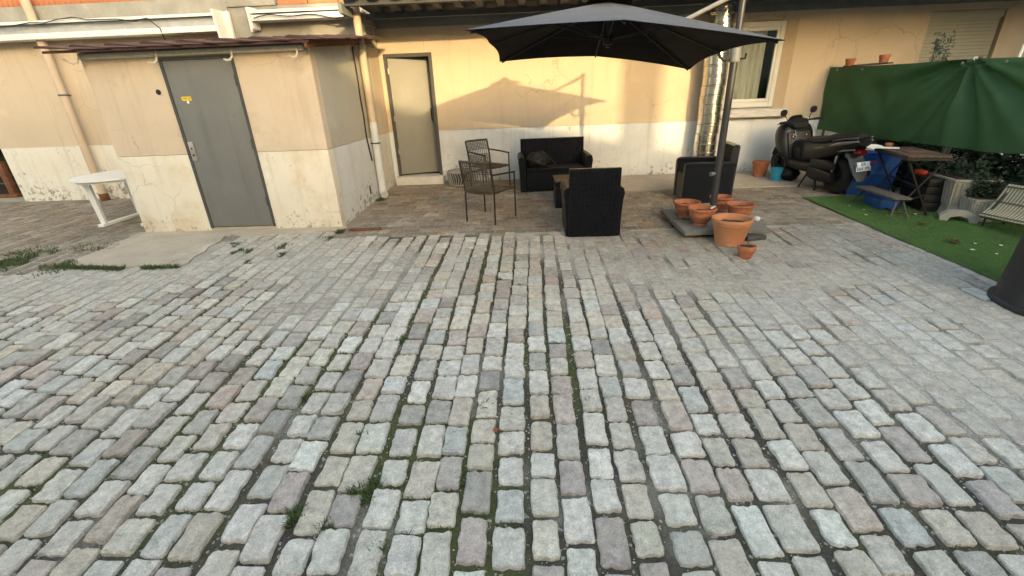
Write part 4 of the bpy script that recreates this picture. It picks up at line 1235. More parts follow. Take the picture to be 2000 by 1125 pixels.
def leafy(v, f, c, h, r, n, size, rg, droop=0):
    for i in range(n):
        a = rg.random()*6.28
        q = r*math.sqrt(rg.random())
        zz = h*rg.random()
        k = 1 - .5*(zz/h)
        x, y, z = c[0] + q*k*math.cos(a), c[1] + q*k*math.sin(a), c[2] + zz
        d = Vector((rg.uniform(-1, 1), rg.uniform(-1, 1), rg.uniform(-.3, .9))).normalized()
        s = d.cross(Vector((rg.uniform(-1, 1), rg.uniform(-1, 1), rg.uniform(-1, 1)))).normalized()
        L_ = size*rg.uniform(.6, 1.3); W = L_*.22
        p0 = Vector((x, y, z)); k0 = len(v)
        v += [tuple(p0), tuple(p0 + d*L_*.5 + s*W), tuple(p0 + d*L_), tuple(p0 + d*L_*.5 - s*W)]
        f.append((k0, k0+1, k0+2, k0+3))
def leaf_mesh(name, mt, v, f, parent):
    me = bpy.data.meshes.new(name); me.from_pydata(v, [], f); me.materials.append(MATS[mt])
    return link(bpy.data.objects.new(name, me), parent)
# shrub seen above the tarpaulin
rg = random.Random(21)
t = thing('shrub', 'bluish leafy shrub rising above the tarpaulin before the roller shutter', 'shrub', (0, 0, 0))
b = MB(); v, f = [], []
bx, by = 6.12, 7.45
for i in range(11):
    top = Vector((bx + rg.uniform(-.08, .16), by + rg.uniform(-.15, .12), rg.uniform(1.75, 2.16)))
    st0 = Vector((bx + rg.uniform(-.03, .03), by + rg.uniform(-.03, .03), 1.0))
    b.tube([st0, st0.lerp(top, .5) + Vector((rg.uniform(-.03, .03), rg.uniform(-.03, .03), 0)), top], [.006, .004, .002], 5)
    for k in range(14):
        q = st0.lerp(top, rg.uniform(.5, 1.02))
        leafy(v, f, q, .03, .03, 3, .05, rg)
child(t, 'stems', 'bench_wood', b)
tag(leaf_mesh('foliage', 'blue_foliage', v, f, t), kind='stuff')
t2 = MB().lathe([(.12, gz(7.4)), (.14, .9), (.15, 1.02), (.13, 1.02), (.001, .98)], 20, (bx, by, 0)).build('tub', MATS['planter_stone'], t)
# undergrowth behind the tarpaulin
v, f = [], []
rg = random.Random(31)
for i in range(420):
    Y = rg.uniform(3.6, 8.5)
    x = tline(Y) + rg.uniform(.12, .9)
    leafy(v, f, (x, Y, gz(Y)), rg.uniform(.5, 1.1), .17, 46, .10, rg)
tag(leaf_mesh('undergrowth', 'dark_foliage', v, f, None), 'dark green undergrowth showing under the tarpaulin hem', 'undergrowth', kind='stuff')

# ------------------------------------------------------------------ folding table and bench
GT = gz(6.1)
t = thing('folding_table', 'folding table with brown wooden top and black frame on the mat', 'table', (5.10, 6.18, GT), R_(-16.5))
t.scale = (.9, .9, 1)
for i in range(5):
    x0 = -.245 + i*.099
    child(t, 'plank', 'table_wood', MB().box(x0, x0+.094, -.55, .55, .725, .748, .003))
child(t, 'rim_frame', 'chair_metal', MB().box(-.25, -.235, -.57, .57, .69, .722).box(.235, .25, -.57, .57, .69, .722).box(-.234, .234, -.57, -.55, .69, .722).box(-.234, .234, .55, .57, .69, .722))
for sy in (-1, 1):
    for sx in (-1, 1):
        child(t, 'leg', 'chair_metal', MB().tube([(sx*.22, sy*.50, .70), (-sx*.20, sy*.47 + .02*sx, .008)], .014, 8))
    child(t, 'foot_bar', 'chair_metal', MB().tube([(-.24, sy*.47, .018), (.24, sy*.47, .018)], .013, 8))
child(t, 'brace', 'chair_metal', MB().tube([(0, -.48, .36), (0, .48, .36)], .011, 8))
child(t, 'brace', 'chair_metal', MB().tube([(-.20, -.46, .03), (-.20, .46, .03)], .010, 8))
o = MB().box(-.16, .12, -.07, .07, 0, .006, .001).build('paper_sheet', MATS['paper_white']); o.location = (5.05, 6.52, GT+.752); o.rotation_euler.z = -.6
tag(o, 'white paper sheet lying on the wooden folding table', 'paper')
o = MB().box(-.13, .16, -.10, .10, 0, .004, .001).build('leather_mat', MATS['rust']); o.location = (5.08, 6.05, GT+.752); o.rotation_euler.z = -.3
tag(o, 'reddish brown flat pad on the wooden folding table', 'pad')
t = thing('tall_glass', 'clear glass standing near the right end of the folding table', 'glass', (5.12, 5.72, GT+.75))
child(t, 'body', M_GLASS, MB().lathe([(.022, 0), (.028, .10), (.026, .10), (.02, .006), (.001, .006)], 16))
t = thing('bench', 'low folding bench with weathered plank and splayed metal legs on the mat', 'bench', (4.755, 6.02, gz(6.0)+.012), R_(-6))
child(t, 'seat', 'bench_wood', MB().box(-.10, .10, -.42, .42, .225, .25, .005))
for sy in (-1, 1):
    for sx in (-1, 1):
        child(t, 'leg', 'scooter_grey', MB().tube([(sx*.03, sy*.36, .226), (sx*.10, sy*.44, .0)], .011, 8))
    child(t, 'end_rail', 'chair_metal', MB().tube([(-.09, sy*.38, .215), (.09, sy*.38, .215)], .010, 8))
child(t, 'link_bar', 'chair_metal', MB().tube([(.06, -.38, .205), (.55, -.10, .26)], .011, 8))
child(t, 'link_bar', 'chair_metal', MB().tube([(.06, .38, .205), (.42, .45, .22)], .011, 8))
# blue crate and clutter behind the scooter
t = thing('blue_crate', 'large blue plastic tub behind the scooter under the folding table end', 'tub', (5.24, 6.98, gz(7.0)), R_(-8))
t.scale = (1.1, 1, 1)
child(t, 'body', 'blue_plastic', MB().prism([(-.29, .0), (.23, .0), (.27, .60), (-.33, .60)], 'y', -.14, .14))
child(t, 'rim', 'blue_plastic', MB().box(-.345, .285, -.155, .155, .602, .632, .008))
child(t, 'rib', 'blue_plastic', MB().box(-.31, .25, -.15, -.141, .30, .32, .003))
child(t, 'logo_patch', 'red_plastic', MB().box(-.10, -.03, -.146, -.141, .47, .50))
t = thing('blue_box', 'flat blue plastic box under the bench seat', 'box', (4.93, 6.22, gz(6.2)+.014), R_(-8))
child(t, 'body', 'blue_plastic', MB().box(-.12, .12, -.20, .20, 0, .11, .01))
child(t, 'lid', 'blue_plastic', MB().box(-.13, .13, -.21, .21, .112, .13, .005))
b = MB()
bmesh.ops.create_icosphere(b.bm, subdivisions=3, radius=1)
for q in b.bm.verts:
    d = 1 + .3*mnoise.noise(q.co*2.2)
    q.co = Vector((q.co.x*.17*d, q.co.y*.12*d, q.co.z*.05*d + .04))
o = b.build('white_cloth', MATS['paper_white'], ang=80); o.location = (5.16, 6.98, gz(7.0)+.632)
tag(o, 'crumpled white cloth on top of the blue tub', 'cloth')
b = MB()
bmesh.ops.create_icosphere(b.bm, subdivisions=3, radius=1)
for q in b.bm.verts:
    d = 1 + .25*mnoise.noise(q.co*2.2 + Vector((7, 0, 0)))
    q.co = Vector((q.co.x*.13*d, q.co.y*.10*d, q.co.z*.10*d + .085))
o = b.build('black_bag', MATS['bag_black'], ang=80); o.location = (5.33, 7.34, gz(7.3)+.60)
tag(o, 'black bag behind the white cloth below the tarpaulin hem', 'bag')
o = MB().box(-.16, .16, -.13, .13, 0, .62, .02).build('storage_box', MATS['scooter_matt']); o.location = (5.34, 7.40, gz(7.4)); tag(o, 'dark box behind the blue tub carrying the black bag', 'box')
pot('orange pot beside the white cloth at the tarpaulin hem', (5.42, 7.0, gz(7.0)+.632), .05, .10, .75, 'pot', 2, 0, 'pots along the wall')
o = MB().lathe([(.001, 0), (.05, .008), (.06, .03), (.045, .06), (.001, .07)], 16).build('red_toy', MATS['red_plastic']); o.location = (5.38, 6.25, GT+.42); o.scale.y = 1.6
tag(o, 'small red plastic object on the crate under the folding table', 'toy')
t = thing('dark_crate', 'dark crate standing under the folding table', 'crate', (5.42, 6.12, gz(6.3)+.012), R_(-14))
for i in range(4):
    child(t, 'slat', 'bag_black', MB().box(-.16, .16, -.30, .30, .02 + i*.10, .112 + i*.10, .002))
child(t, 'base', 'scooter_matt', MB().box(-.15, .15, -.29, .29, 0, .019))

# ------------------------------------------------------------------ planters and slatted seat
def planter(label, loc, rz, w, d, h, rows):
    t = thing('stone_planter', label, 'planter', loc, rz, 'ribbed stone planters')
    b = MB()
    w2, d2 = w*.42, d*.42
    b.bm.verts.ensure_lookup_table()
    lo = [b.bm.verts.new(q) for q in ((-w*.46, -d*.46, 0), (w*.46, -d*.46, 0), (w*.46, d*.46, 0), (-w*.46, d*.46, 0))]
    mi = [b.bm.verts.new(q) for q in ((-w2, -d2, h*.32), (w2, -d2, h*.32), (w2, d2, h*.32), (-w2, d2, h*.32))]
    hi = [b.bm.verts.new(q) for q in ((-w*.5, -d*.5, h), (w*.5, -d*.5, h), (w*.5, d*.5, h), (-w*.5, d*.5, h))]
    for a, c in ((lo, mi), (mi, hi)):
        for i in range(4): b.bm.faces.new((a[i], a[(i+1) % 4], c[(i+1) % 4], c[i]))
    b.bm.faces.new(lo[::-1]); b.bm.faces.new(hi)
    child(t, 'body', 'planter_stone', b)
    n = rows
    for i in range(n):
        u = -1 + (2*i + 1)/n
        for side in ('x', 'y'):
            if side == 'y':
                child(t, 'rib', 'planter_stone', MB().tube([(u*w2*.96, -d2 - .004, h*.33), (u*w*.5*.96, -d*.5 - .004, h*.97)], .010, 6))
            else:
                child(t, 'rib', 'planter_stone', MB().tube([(-w2 - .004, u*d2*.96, h*.33), (-w*.5 - .004, u*d*.5*.96, h*.97)], .010, 6))
    child(t, 'rim', 'planter_stone', MB().box(-w*.52, w*.52, -d*.52, d*.52, h+.001, h+.03, .006))
    child(t, 'soil', 'soil', MB().box(-w*.44, w*.44, -d*.44, d*.44, h+.031, h+.04, .003))
    v, f = [], []
    rg = random.Random(int(w*1000) + rows)
    for i in range(26):
        leafy(v, f, (rg.uniform(-w*.4, w*.4), rg.uniform(-d*.4, d*.4), h+.04), rg.uniform(.1, .3), .06, 16, .06, rg)
    tag(leaf_mesh('plants', 'dark_foliage', v, f, t), kind='stuff')
    return t
planter('larger ribbed grey stone planter with dark plants right of the folding table', (5.60, 5.86, gz(5.9)+.012), R_(-14), .46, .56, .42, 8)
planter('smaller ribbed grey stone planter between the large planter and slatted seat', (5.55, 5.50, gz(5.5)+.012), R_(-10), .26, .26, .24, 6)
t = thing('carved_stone', 'scalloped grey carved stone lying on the mat before the planters', 'stone', (5.32, 5.46, gz(5.5)+.012), R_(-35))
child(t, 'block', 'planter_stone', MB().prism([(-.17, 0), (-.10, 0), (-.08, .05), (0, .075), (.08, .05), (.10, 0), (.17, 0), (.18, .06), (.13, .10), (.06, .125), (-.06, .125), (-.13, .10), (-.18, .06)], 'y', -.07, .07))
t = thing('black_pot', 'black square pot behind the planters under the tarpaulin', 'pot', (5.72, 5.55, gz(5.5)+.012))
child(t, 'body', 'black_plastic', MB().prism([(-.10, 0), (.10, 0), (.13, .42), (-.13, .42)], 'y', -.12, .12))
child(t, 'rim', 'black_plastic', MB().box(-.14, .14, -.13, .13, .421, .45, .006))
t = thing('slatted_seat', 'cream slatted garden seat at the far right edge of the mat', 'seat', (5.40, 4.88, gz(5.0)+.012), R_(-80))
def sp(u):      # curve of the seat in local y-z
    return [(.03, .12), (.0, .145), (.03, .165), (.10, .22), (.16, .30), (.20, .38), (.235, .465), (.26, .49)][u]
n = 24
sm = MB()
prof = [sp(i) for i in range(8)]
b = MB()
A = [(q[0], q[1]) for q in prof] + [(q[0]+.018, q[1]-.006) for q in prof[::-1]]
b.prism(A, 'x', -.010, .010)
slm = b.mesh('slat', MATS['slat_cream'])
for i in range(n):
    o = link(bpy.data.objects.new('slat', slm), t); o.location = (-.36 + i*.0315, 0, 0)
for k in (2, 4, 6):
    q = prof[k]
    child(t, 'cross_cord', 'slat_dark', MB().tube([(-.375, q[0]-.006, q[1]), (.38, q[0]-.006, q[1])], .007, 6))
child(t, 'backing', 'slat_dark', MB().prism([(q[0]+.02, q[1]-.01) for q in prof] + [(q[0]+.03, q[1]-.012) for q in prof[::-1]], 'x', -.37, .375))
for sx in (-.33, .33):
    child(t, 'leg', 'chair_metal', MB().tube([(sx, .05, 0), (sx, .06, .15), (sx, .22, .40)], .012, 8))
    child(t, 'leg', 'chair_metal', MB().tube([(sx, .36, 0), (sx, .22, .36)], .012, 8))

# big black bin at the right edge
t = thing('black_bin', 'big black plastic bin turned upside down at the right edge', 'bin', (4.22, 3.26, gz(3.3)))
child(t, 'body', 'black_plastic', MB().lathe([(.385, .03), (.375, .06), (.36, .30), (.35, .62), (.345, .80), (.32, .83), (.001, .835)], 48))
child(t, 'rim', 'black_plastic', MB().lathe([(.37, .0), (.402, .0), (.41, .012), (.408, .035), (.392, .046), (.37, .046)], 48))

# ------------------------------------------------------------------ white plastic table by the shed
TW = thing('plastic_table', 'white plastic garden table half hidden by the shed', 'table', (-6.02, 6.72, gz(6.7)))
b = MB()
n = 40
o1 = [(.57*math.cos(a), .74*math.sin(a)) for a in [2*math.pi*i/n for i in range(n)]]
b.prism(o1, 'z', .705, .728)
child(TW, 'tabletop', 'plastic_white', b)
child(TW, 'apron', 'plastic_white', MB().prism([(q[0]*.9, q[1]*.92) for q in o1], 'z', .665, .704))
for sy in (-1, 1):
    for sx in (-1, 1):
        child(TW, 'leg', 'plastic_white', MB().prism([(sx*.33-.035, .045), (sx*.33+.035, .045), (sx*.37+.05, .664), (sx*.37-.05, .664)], 'y', sy*.34-.02, sy*.34+.02))
for sx in (-1, 1):
    child(TW, 'foot', 'plastic_white', MB().box(sx*.33-.045, sx*.33+.045, -.42, .42, 0, .044, .008))
b = MB()
bmesh.ops.create_icosphere(b.bm, subdivisions=3, radius=.09)
for q in b.bm.verts: q.co *= 1 + .25*mnoise.noise(q.co*14); q.co.z = max(q.co.z, -.05)
o = b.build('rubble_stone', MATS['concrete'], ang=80); o.location = (-6.1, 7.75, gz(7.7)+.05); o.scale = (1.4, 1, 1.2)
tag(o, 'brown rubble stone on the ground behind the white plastic table', 'stone')

# ------------------------------------------------------------------ cyan bucket by the wall
t = thing('cyan_bucket', 'cyan plastic bucket on the ground by the scooter front wheel', 'bucket', (4.42, 8.02, gz(8.0)+.008))
child(t, 'body', 'cyan_plastic', MB().lathe([(.085, 0), (.105, .19), (.112, .195), (.112, .21), (.10, .21), (.095, .19), (.078, .01), (.001, .01)], 28))
b = MB()
bmesh.ops.create_icosphere(b.bm, subdivisions=3, radius=1)
for q in b.bm.verts:
    d = 1 + .3*mnoise.noise(q.co*2 + Vector((1, 9, 0)))
    q.co = Vector((q.co.x*.15*d, q.co.y*.12*d, q.co.z*.12*d + .13))
o = b.build('black_sack', MATS['bag_black'], ang=80); o.location = (4.60, 7.94, gz(7.9)+.008)
tag(o, 'black plastic sack between the cyan bucket and the scooter', 'sack')

# ------------------------------------------------------------------ scooter
SC = thing('scooter', 'black motor scooter on its stand facing the wall before the green tarpaulin', 'scooter', (4.80, 7.0, gz(7.0)+.004), R_(4))
SC.rotation_euler = (0, R_(-5), R_(4))
def wheel(y, r, w):
    tx = child(SC, 'wheel', 'rubber', MB().torus((0, y, r), r - w*.52, w*.52, 'x', 40, 12, flat=1.0))
    child(tx, 'rim', 'scooter_matt', MB().lathe([(r*.60, -.045), (r*.62, -.045), (r*.62, .045), (r*.60, .045)], 32).xform(Matrix.Translation((0, y, r)) @ Matrix.Rotation(R_(90), 4, 'Y')))
    child(tx, 'rim_stripe', 'scooter_silver', MB().torus((-.052, y, r), r*.635, .006, 'x', 40, 6))
    for k in range(5):
        a = 2*math.pi*k/5
        child(tx, 'spoke', 'scooter_matt', MB().tube([(0, y + .03*math.cos(a), r + .03*math.sin(a)), (0, y + r*.62*math.cos(a), r + r*.62*math.sin(a))], [.022, .014], 6))
    child(tx, 'hub', 'scooter_matt', MB().tube([(-.06, y, r), (.06, y, r)], .045, 14))
    return tx
wheel(0, .275, .13)
wheel(1.40, .275, .115)
child(SC, 'front_fender', 'scooter_black', MB().loft([((0, 1.16, .42), .05, .05, 2.5), ((0, 1.25, .52), .07, .05, 2.5), ((0, 1.40, .57), .075, .045, 2.5), ((0, 1.56, .52), .065, .04, 2.5), ((0, 1.66, .42), .04, .03, 2.5)], 16))
for s in (-1, 1):
    child(SC, 'fork', 'scooter_matt', MB().tube([(s*.075, 1.40, .275), (s*.075, 1.27, .66)], .022, 8))
child(SC, 'front_fairing', 'scooter_black', MB().loft([((0, .985, .66), .21, .28, 4, -.25), ((0, 1.03, .67), .27, .33, 3.4, -.25), ((0, 1.13, .69), .285, .33, 3, -.25), ((0, 1.27, .72), .25, .27, 2.5, -.25), ((0, 1.40, .72), .15, .17, 2.3, -.25), ((0, 1.50, .69), .06, .08, 2.2, -.2)], 24), 45)
child(SC, 'leg_shield', 'scooter_matt', MB().box(-.20, .20, -.008, .008, -.24, .23, .03).xform(Matrix.Translation((0, .965, .63)) @ Matrix.Rotation(R_(-14), 4, 'X')))
lsh = Matrix.Translation((0, .952, .63)) @ Matrix.Rotation(R_(-14), 4, 'X')
child(SC, 'warning_label', 'paper_white', MB().box(-.02, .035, -.004, 0, -.03, -.002).xform(lsh))
child(SC, 'trim_strip', 'chrome', MB().box(-.06, .04, -.005, 0, -.188, -.178).xform(lsh))
child(SC, 'hook_ring', 'chrome', MB().torus((-.10, -.012, .155), .030, .007, 'y', 18, 6).xform(lsh))
child(SC, 'ignition_lock', 'chrome', MB().lathe([(.016, 0), (.016, .012)], 14).xform(lsh @ Matrix.Translation((.10, -.002, .16)) @ Matrix.Rotation(R_(90), 4, 'X')))
child(SC, 'key_cord', 'chrome', MB().tube([(-.10, -.018, .185), (-.085, -.022, .215), (-.082, -.02, .255)], .005, 6).xform(lsh))
child(SC, 'dashboard', 'scooter_matt', MB().loft([((0, .99, .955), .12, .045, 3), ((0, 1.07, .985), .17, .07, 2.8), ((0, 1.17, .985), .16, .075, 2.5), ((0, 1.27, .95), .08, .05, 2.2)], 18))
child(SC, 'windscreen', 'scooter_black', MB().loft([((0, 1.20, 1.00), .12, .03, 2.5), ((0, 1.16, 1.06), .12, .02, 2.5), ((0, 1.14, 1.09), .09, .012, 2.5)], 14))
for s in (-1, 1):
    hb = child(SC, 'handlebar', 'scooter_matt', MB().tube([(s*.08, 1.08, 1.00), (s*.20, 1.06, 1.015), (s*.36, .99, 1.02)], [.018, .017, .017], 10))
    child(hb, 'grip', 'rubber', MB().tube([(s*.235, 1.045, 1.017), (s*.365, .987, 1.02)], .021, 10))
    child(hb, 'brake_lever', 'chrome' if s < 0 else 'scooter_matt', MB().tube([(s*.20, 1.09, 1.01), (s*.30, 1.075, 1.005), (s*.38, 1.04, 1.0)], .007, 6))
    mr = child(SC, 'mirror', 'scooter_matt', MB().tube([(s*.18, 1.08, 1.03), (s*.20, 1.10, 1.08), (s*.235, 1.10, 1.125)], .007, 6))
    child(mr, 'mirror_head', 'scooter_black', MB().loft([((s*.25, 1.085, 1.165), .045, .040, 2.6), ((s*.25, 1.10, 1.165), .062, .052, 2.5), ((s*.25, 1.125, 1.165), .03, .025, 2.2)], 16))
child(SC, 'floorboard', 'scooter_matt', MB().loft([((0, .42, .36), .17, .085, 4), ((0, .55, .35), .20, .085, 4), ((0, .85, .35), .205, .085, 4), ((0, 1.02, .40), .19, .12, 4)], 20))
child(SC, 'tunnel', 'scooter_matt', MB().loft([((0, .50, .52), .15, .18, 2.8), ((0, .74, .49), .13, .16, 2.8), ((0, .98, .54), .15, .18, 2.8)], 16))
child(SC, 'rear_body', 'scooter_black', MB().loft([((0, .76, .56), .12, .17, 2.8), ((0, .58, .57), .175, .20, 2.8), ((0, .25, .62), .195, .17, 2.8), ((0, -.05, .69), .19, .13, 2.8), ((0, -.28, .755), .155, .085, 2.6), ((0, -.44, .79), .09, .035, 2.3)], 22), 45)
child(SC, 'seat', 'scooter_matt', MB().loft([((0, .74, .72), .08, .035, 2.6), ((0, .60, .755), .13, .05, 2.8), ((0, .35, .77), .165, .055, 3), ((0, .16, .80), .17, .06, 3), ((0, .06, .835), .165, .06, 3), ((0, -.18, .865), .145, .05, 3), ((0, -.34, .875), .10, .03, 2.6)], 20), 45)
for s in (-1, 1):
    child(SC, 'side_stripe', 'scooter_silver', MB().loft([((s*.152, .48, .625), .012, .010, 2.4), ((s*.178, .30, .665), .014, .013, 2.4), ((s*.185, .14, .70), .010, .008, 2.4)], 10))
    child(SC, 'tail_panel', 'scooter_silver', MB().loft([((s*.185, .0, .735), .010, .012, 2.4), ((s*.178, -.14, .775), .018, .026, 2.6), ((s*.150, -.30, .80), .018, .022, 2.6), ((s*.10, -.42, .82), .014, .012, 2.4)], 12))
    child(SC, 'rear_indicator', 'scooter_silver', MB().loft([((s*.155, -.10, .655), .012, .008, 2.4), ((s*.14, -.24, .685), .018, .018, 2.5), ((s*.09, -.36, .70), .014, .010, 2.4)], 12))
    child(SC, 'grab_rail', 'scooter_grey', MB().tube([(s*.15, .0, .80), (s*.155, -.20, .845), (s*.10, -.40, .86)], .013, 8))
child(SC, 'tail_light', 'red_lens', MB().loft([((0, -.33, .665), .075, .04, 3), ((0, -.40, .655), .075, .042, 3), ((0, -.425, .65), .055, .028, 2.6)], 16))
mg = child(SC, 'rear_mudguard', 'scooter_grey', MB().loft([((0, -.20, .62), .10, .05, 3.5), ((0, -.30, .58), .115, .06, 3.5, -.6), ((0, -.37, .47), .115, .05, 3.5, -1.2), ((0, -.42, .36), .10, .035, 3.5, -1.35), ((0, -.45, .27), .055, .02, 3, -1.4)], 18), 45)
PLM = Matrix.Translation((.015, -.447, .47)) @ Matrix.Rotation(R_(-14), 4, 'X')
pm = child(SC, 'number_plate', 'paper_white', MB().box(-.105, .105, -.003, .003, -.065, .065, .002).xform(PLM))
def text_mesh(s, size, M, mt, parent, name):
    cu = bpy.data.curves.new(name, 'FONT'); cu.body = s; cu.size = size; cu.align_x = 'CENTER'; cu.align_y = 'CENTER'; cu.extrude = .0008
    tmp = bpy.data.objects.new(name, cu); COL.objects.link(tmp)
    dg = bpy.context.evaluated_depsgraph_get()
    me = bpy.data.meshes.new_from_object(tmp.evaluated_get(dg))
    bpy.data.objects.remove(tmp)
    me.transform(M); me.materials.clear(); me.materials.append(MATS[mt])
    return link(bpy.data.objects.new(name, me), parent)
text_mesh('ER', .062, PLM @ Matrix.Translation((0, -.0045, .032)) @ Matrix.Rotation(R_(90), 4, 'X'), 'black', pm, 'plate_text')
text_mesh('264  ML', .060, PLM @ Matrix.Translation((0, -.0045, -.030)) @ Matrix.Rotation(R_(90), 4, 'X'), 'black', pm, 'plate_text')
child(pm, 'plate_band', 'blue_plastic', MB().box(-.105, -.09, -.0045, -.0032, 0, .062).xform(PLM))
child(pm, 'plate_band', 'blue_plastic', MB().box(.09, .105, -.0045, -.0032, 0, .062).xform(PLM))
child(SC, 'engine_case', 'scooter_matt', MB().loft([((-.13, .46, .30), .045, .10, 3), ((-.135, .30, .29), .06, .115, 3), ((-.14, .05, .275), .06, .10, 2.6), ((-.14, -.08, .27), .045, .07, 2.4)], 18), 45)
child(SC, 'air_box', 'scooter_matt', MB().loft([((-.15, .40, .43), .035, .06, 4), ((-.155, .30, .445), .05, .075, 4), ((-.155, .02, .45), .05, .07, 4), ((-.15, -.10, .43), .03, .045, 4)], 16), 45)
child(SC, 'engine_block', 'scooter_matt', MB().box(-.07, .12, .10, .50, .20, .48, .03))
child(SC, 'shock', 'chrome', MB().tube([(-.12, -.03, .30), (-.12, -.10, .60)], .022, 10))
child(SC, 'exhaust', 'scooter_matt', MB().loft([((.17, .40, .22), .035, .035, 2), ((.18, .20, .26), .055, .06, 2), ((.19, -.25, .33), .06, .07, 2), ((.19, -.33, .34), .045, .05, 2)], 16))
for s in (-1, 1):
    child(SC, 'stand_leg', 'scooter_matt', MB().tube([(s*.09, .36, .24), (s*.13, .27, .05), (s*.165, .24, .012), (s*.20, .23, .008)], .014, 8))
child(SC, 'side_stand', 'scooter_matt', MB().tube([(-.12, .50, .26), (-.22, .56, .008)], .011, 8))
child(SC, 'rear_mat_light', 'scooter_matt', MB().box(.03, .13, -.43, -.36, .36, .44, .01))

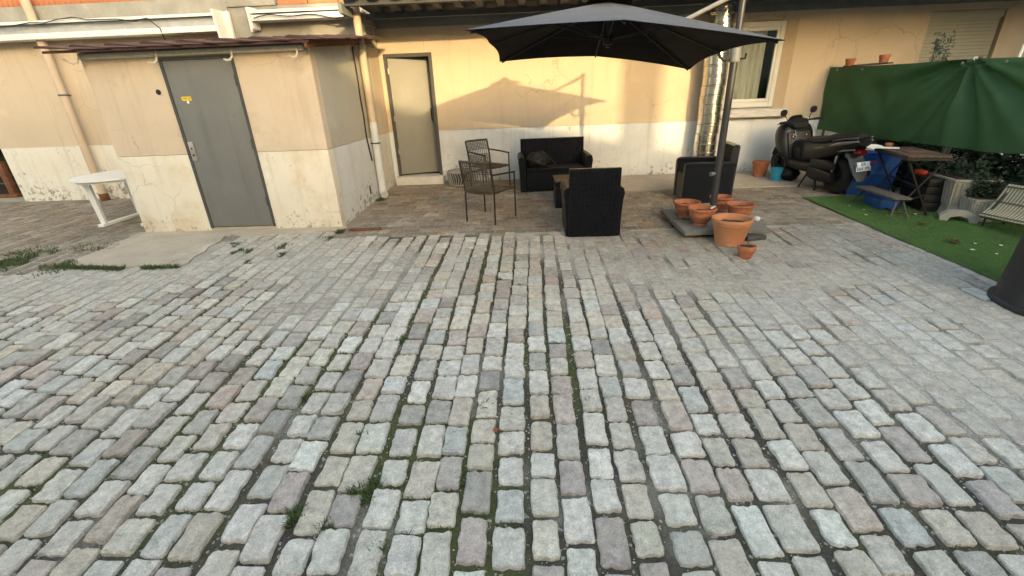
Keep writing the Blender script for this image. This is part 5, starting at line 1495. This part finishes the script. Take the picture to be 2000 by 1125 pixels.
# ------------------------------------------------------------------ weeds between the stones
def weeds():
    rg = random.Random(77)
    v, f = [], []
    def blade(x, y, z, h, w, lean):
        a = rg.random()*6.28
        dx, dy = math.cos(a), math.sin(a)
        k = len(v)
        lx, ly = lean*h*rg.uniform(-1, 1), lean*h*rg.uniform(-1, 1)
        v.extend([(x - w*dx, y - w*dy, z), (x + w*dx, y + w*dy, z), (x + lx*.5 + w*.7*dx, y + ly*.5 + w*.7*dy, z + h*.6), (x + lx*.5 - w*.7*dx, y + ly*.5 - w*.7*dy, z + h*.6), (x + lx, y + ly, z + h)])
        f.extend([(k, k+1, k+2, k+3), (k+3, k+2, k+4)])
    cells = {}
    for q in STONES: cells.setdefault((int(q[0]//.3), int(q[1]//.3)), []).append(q)
    def on_stone(x, y):
        ci, cj = int(x//.3), int(y//.3)
        for i in (-1, 0, 1):
            for j in (-1, 0, 1):
                for q in cells.get((ci+i, cj+j), ()):
                    if abs(x - q[0]) < q[2]*.97 and abs(y - q[1]) < q[3]*.97: return True
        return False
    def tuft(x, y, r, n, h, flat=1.2):
        n *= 3
        for i in range(n):
            a, q = rg.random()*6.28, r*math.sqrt(rg.random())
            xx, yy = x + q*math.cos(a), y + q*math.sin(a)
            if on_stone(xx, yy) and rg.random() > .04: continue
            blade(xx, yy, gz(yy) - .012, h*rg.uniform(.4, 1.0), rg.uniform(.002, .005), flat)
    # larger tufts seen in the photograph
    for (x, y, r, n, h) in ((-.86, 1.64, .075, 170, .045), (-.29, 2.26, .045, 90, .04), (-.14, 2.2, .03, 50, .03), (.40, 2.26, .05, 90, .045), (-.98, 2.02, .05, 80, .04), (.20, 3.45, .05, 60, .03), (-.72, 1.36, .05, 80, .035),
                            (-1.15, 1.5, .06, 90, .04), (-.98, 1.45, .04, 60, .035), (-.38, 1.72, .05, 60, .03), (-.06, 3.9, .05, 60, .03), (-1.0, 3.0, .05, 70, .035), (-.3, 4.1, .05, 60, .03), (-1.45, 2.35, .04, 50, .03), (-2.0, 1.9, .04, 40, .03),
                            (-2.62, 5.5, .09, 120, .06), (-3.05, 5.25, .10, 140, .055), (-2.9, 4.95, .08, 110, .05), (-3.5, 5.1, .12, 170, .05), (-3.75, 5.35, .10, 120, .05), (-3.2, 4.75, .07, 70, .04), (-2.52, 5.75, .05, 70, .07), (-2.48, 7.5, .08, 90, .05), (-2.45, 7.75, .06, 60, .05), (.35, 1.62, .04, 40, .03)):
        tuft(x, y, r, n, h)
    # line of grass along the slab edge, patch at far left
    for i in range(2300):
        x = rg.uniform(-5.5, -3.95); y = 4.66 + (.10 if x < -4.7 else 0)*(-x - 4.7)/.75 + rg.gauss(0, .03)
        if nz(x, y, 3, 4) > -.25: blade(x, y - .03, gz(y) - .005, rg.uniform(.015, .05), rg.uniform(.0015, .004), 1)
    for i in range(9000):
        x = rg.uniform(-7.6, -5.3); y = rg.gauss(4.98, .20)
        if nz(x, y, 2.3, 14) + .5*nz(x, y, 7, 3) > .05: blade(x, y, gz(y) - .004, rg.uniform(.015, .055), rg.uniform(.002, .006), 1.1)
    # fine growth in the open joints
    for s in STONES:
        if s[6] > .5 or s[1] > 5.5: continue
        mo = mossy(s[0], s[1])
        if rg.random() < mo:
            for k in range(int(48*mo)):
                if rg.random() < .5: x, y = s[0] + (s[2] + .011) * rg.choice((-1, 1)) + rg.gauss(0, .005), s[1] + rg.uniform(-1, 1)*s[3]
                else: x, y = s[0] + rg.uniform(-1, 1)*s[2], s[1] + (s[3] + .008) * rg.choice((-1, 1)) + rg.gauss(0, .004)
                if nz(x, y, 5, 17) > -.1: blade(x, y, gz(y) - .016, rg.uniform(.010, .024), rg.uniform(.0015, .0035), 1.0)
    me = bpy.data.meshes.new('weeds'); me.from_pydata(v, [], f); me.materials.append(MATS['weed'])
    return tag(link(bpy.data.objects.new('weeds', me)), 'green weeds and grass growing in the paving joints', 'weeds', kind='stuff')
weeds()
# loose pale grit in the joints
def grit():
    rg = random.Random(99)
    v, f = [], []
    near = [s for s in STONES if s[1] < 4.2 and abs(s[0]) < 4]
    for i in range(1500):
        s = rg.choice(near)
        if rg.random() < .7: x, y = s[0] + (s[2] + .01) * rg.choice((-1, 1)) + rg.gauss(0, .006), s[1] + rg.uniform(-1, 1)*s[3]
        else: x, y = s[0] + rg.uniform(-1, 1)*s[2], s[1] + (s[3] + .008) * rg.choice((-1, 1)) + rg.gauss(0, .005)
        q = rg.uniform(.0015, .0045) if rg.random() < .9 else rg.uniform(.005, .009)
        z = gz(y) - .015*(1 - fill(x, y)) + q*.4
        k = len(v)
        v += [(x+q, y, z), (x-q*.7, y+q*.8, z), (x-q*.6, y-q*.9, z), (x+q*.1, y, z+q*rg.uniform(.5, 1)), (x, y, z-q)]
        f += [(0+k, 1+k, 3+k), (1+k, 2+k, 3+k), (2+k, 0+k, 3+k), (1+k, 0+k, 4+k), (2+k, 1+k, 4+k), (0+k, 2+k, 4+k)]
    me = bpy.data.meshes.new('grit'); me.from_pydata(v, [], f); me.materials.append(MATS['sill_stone'])
    return tag(link(bpy.data.objects.new('grit', me)), 'pale grit scattered in the joints of the cobbles', 'grit', kind='stuff')
grit()
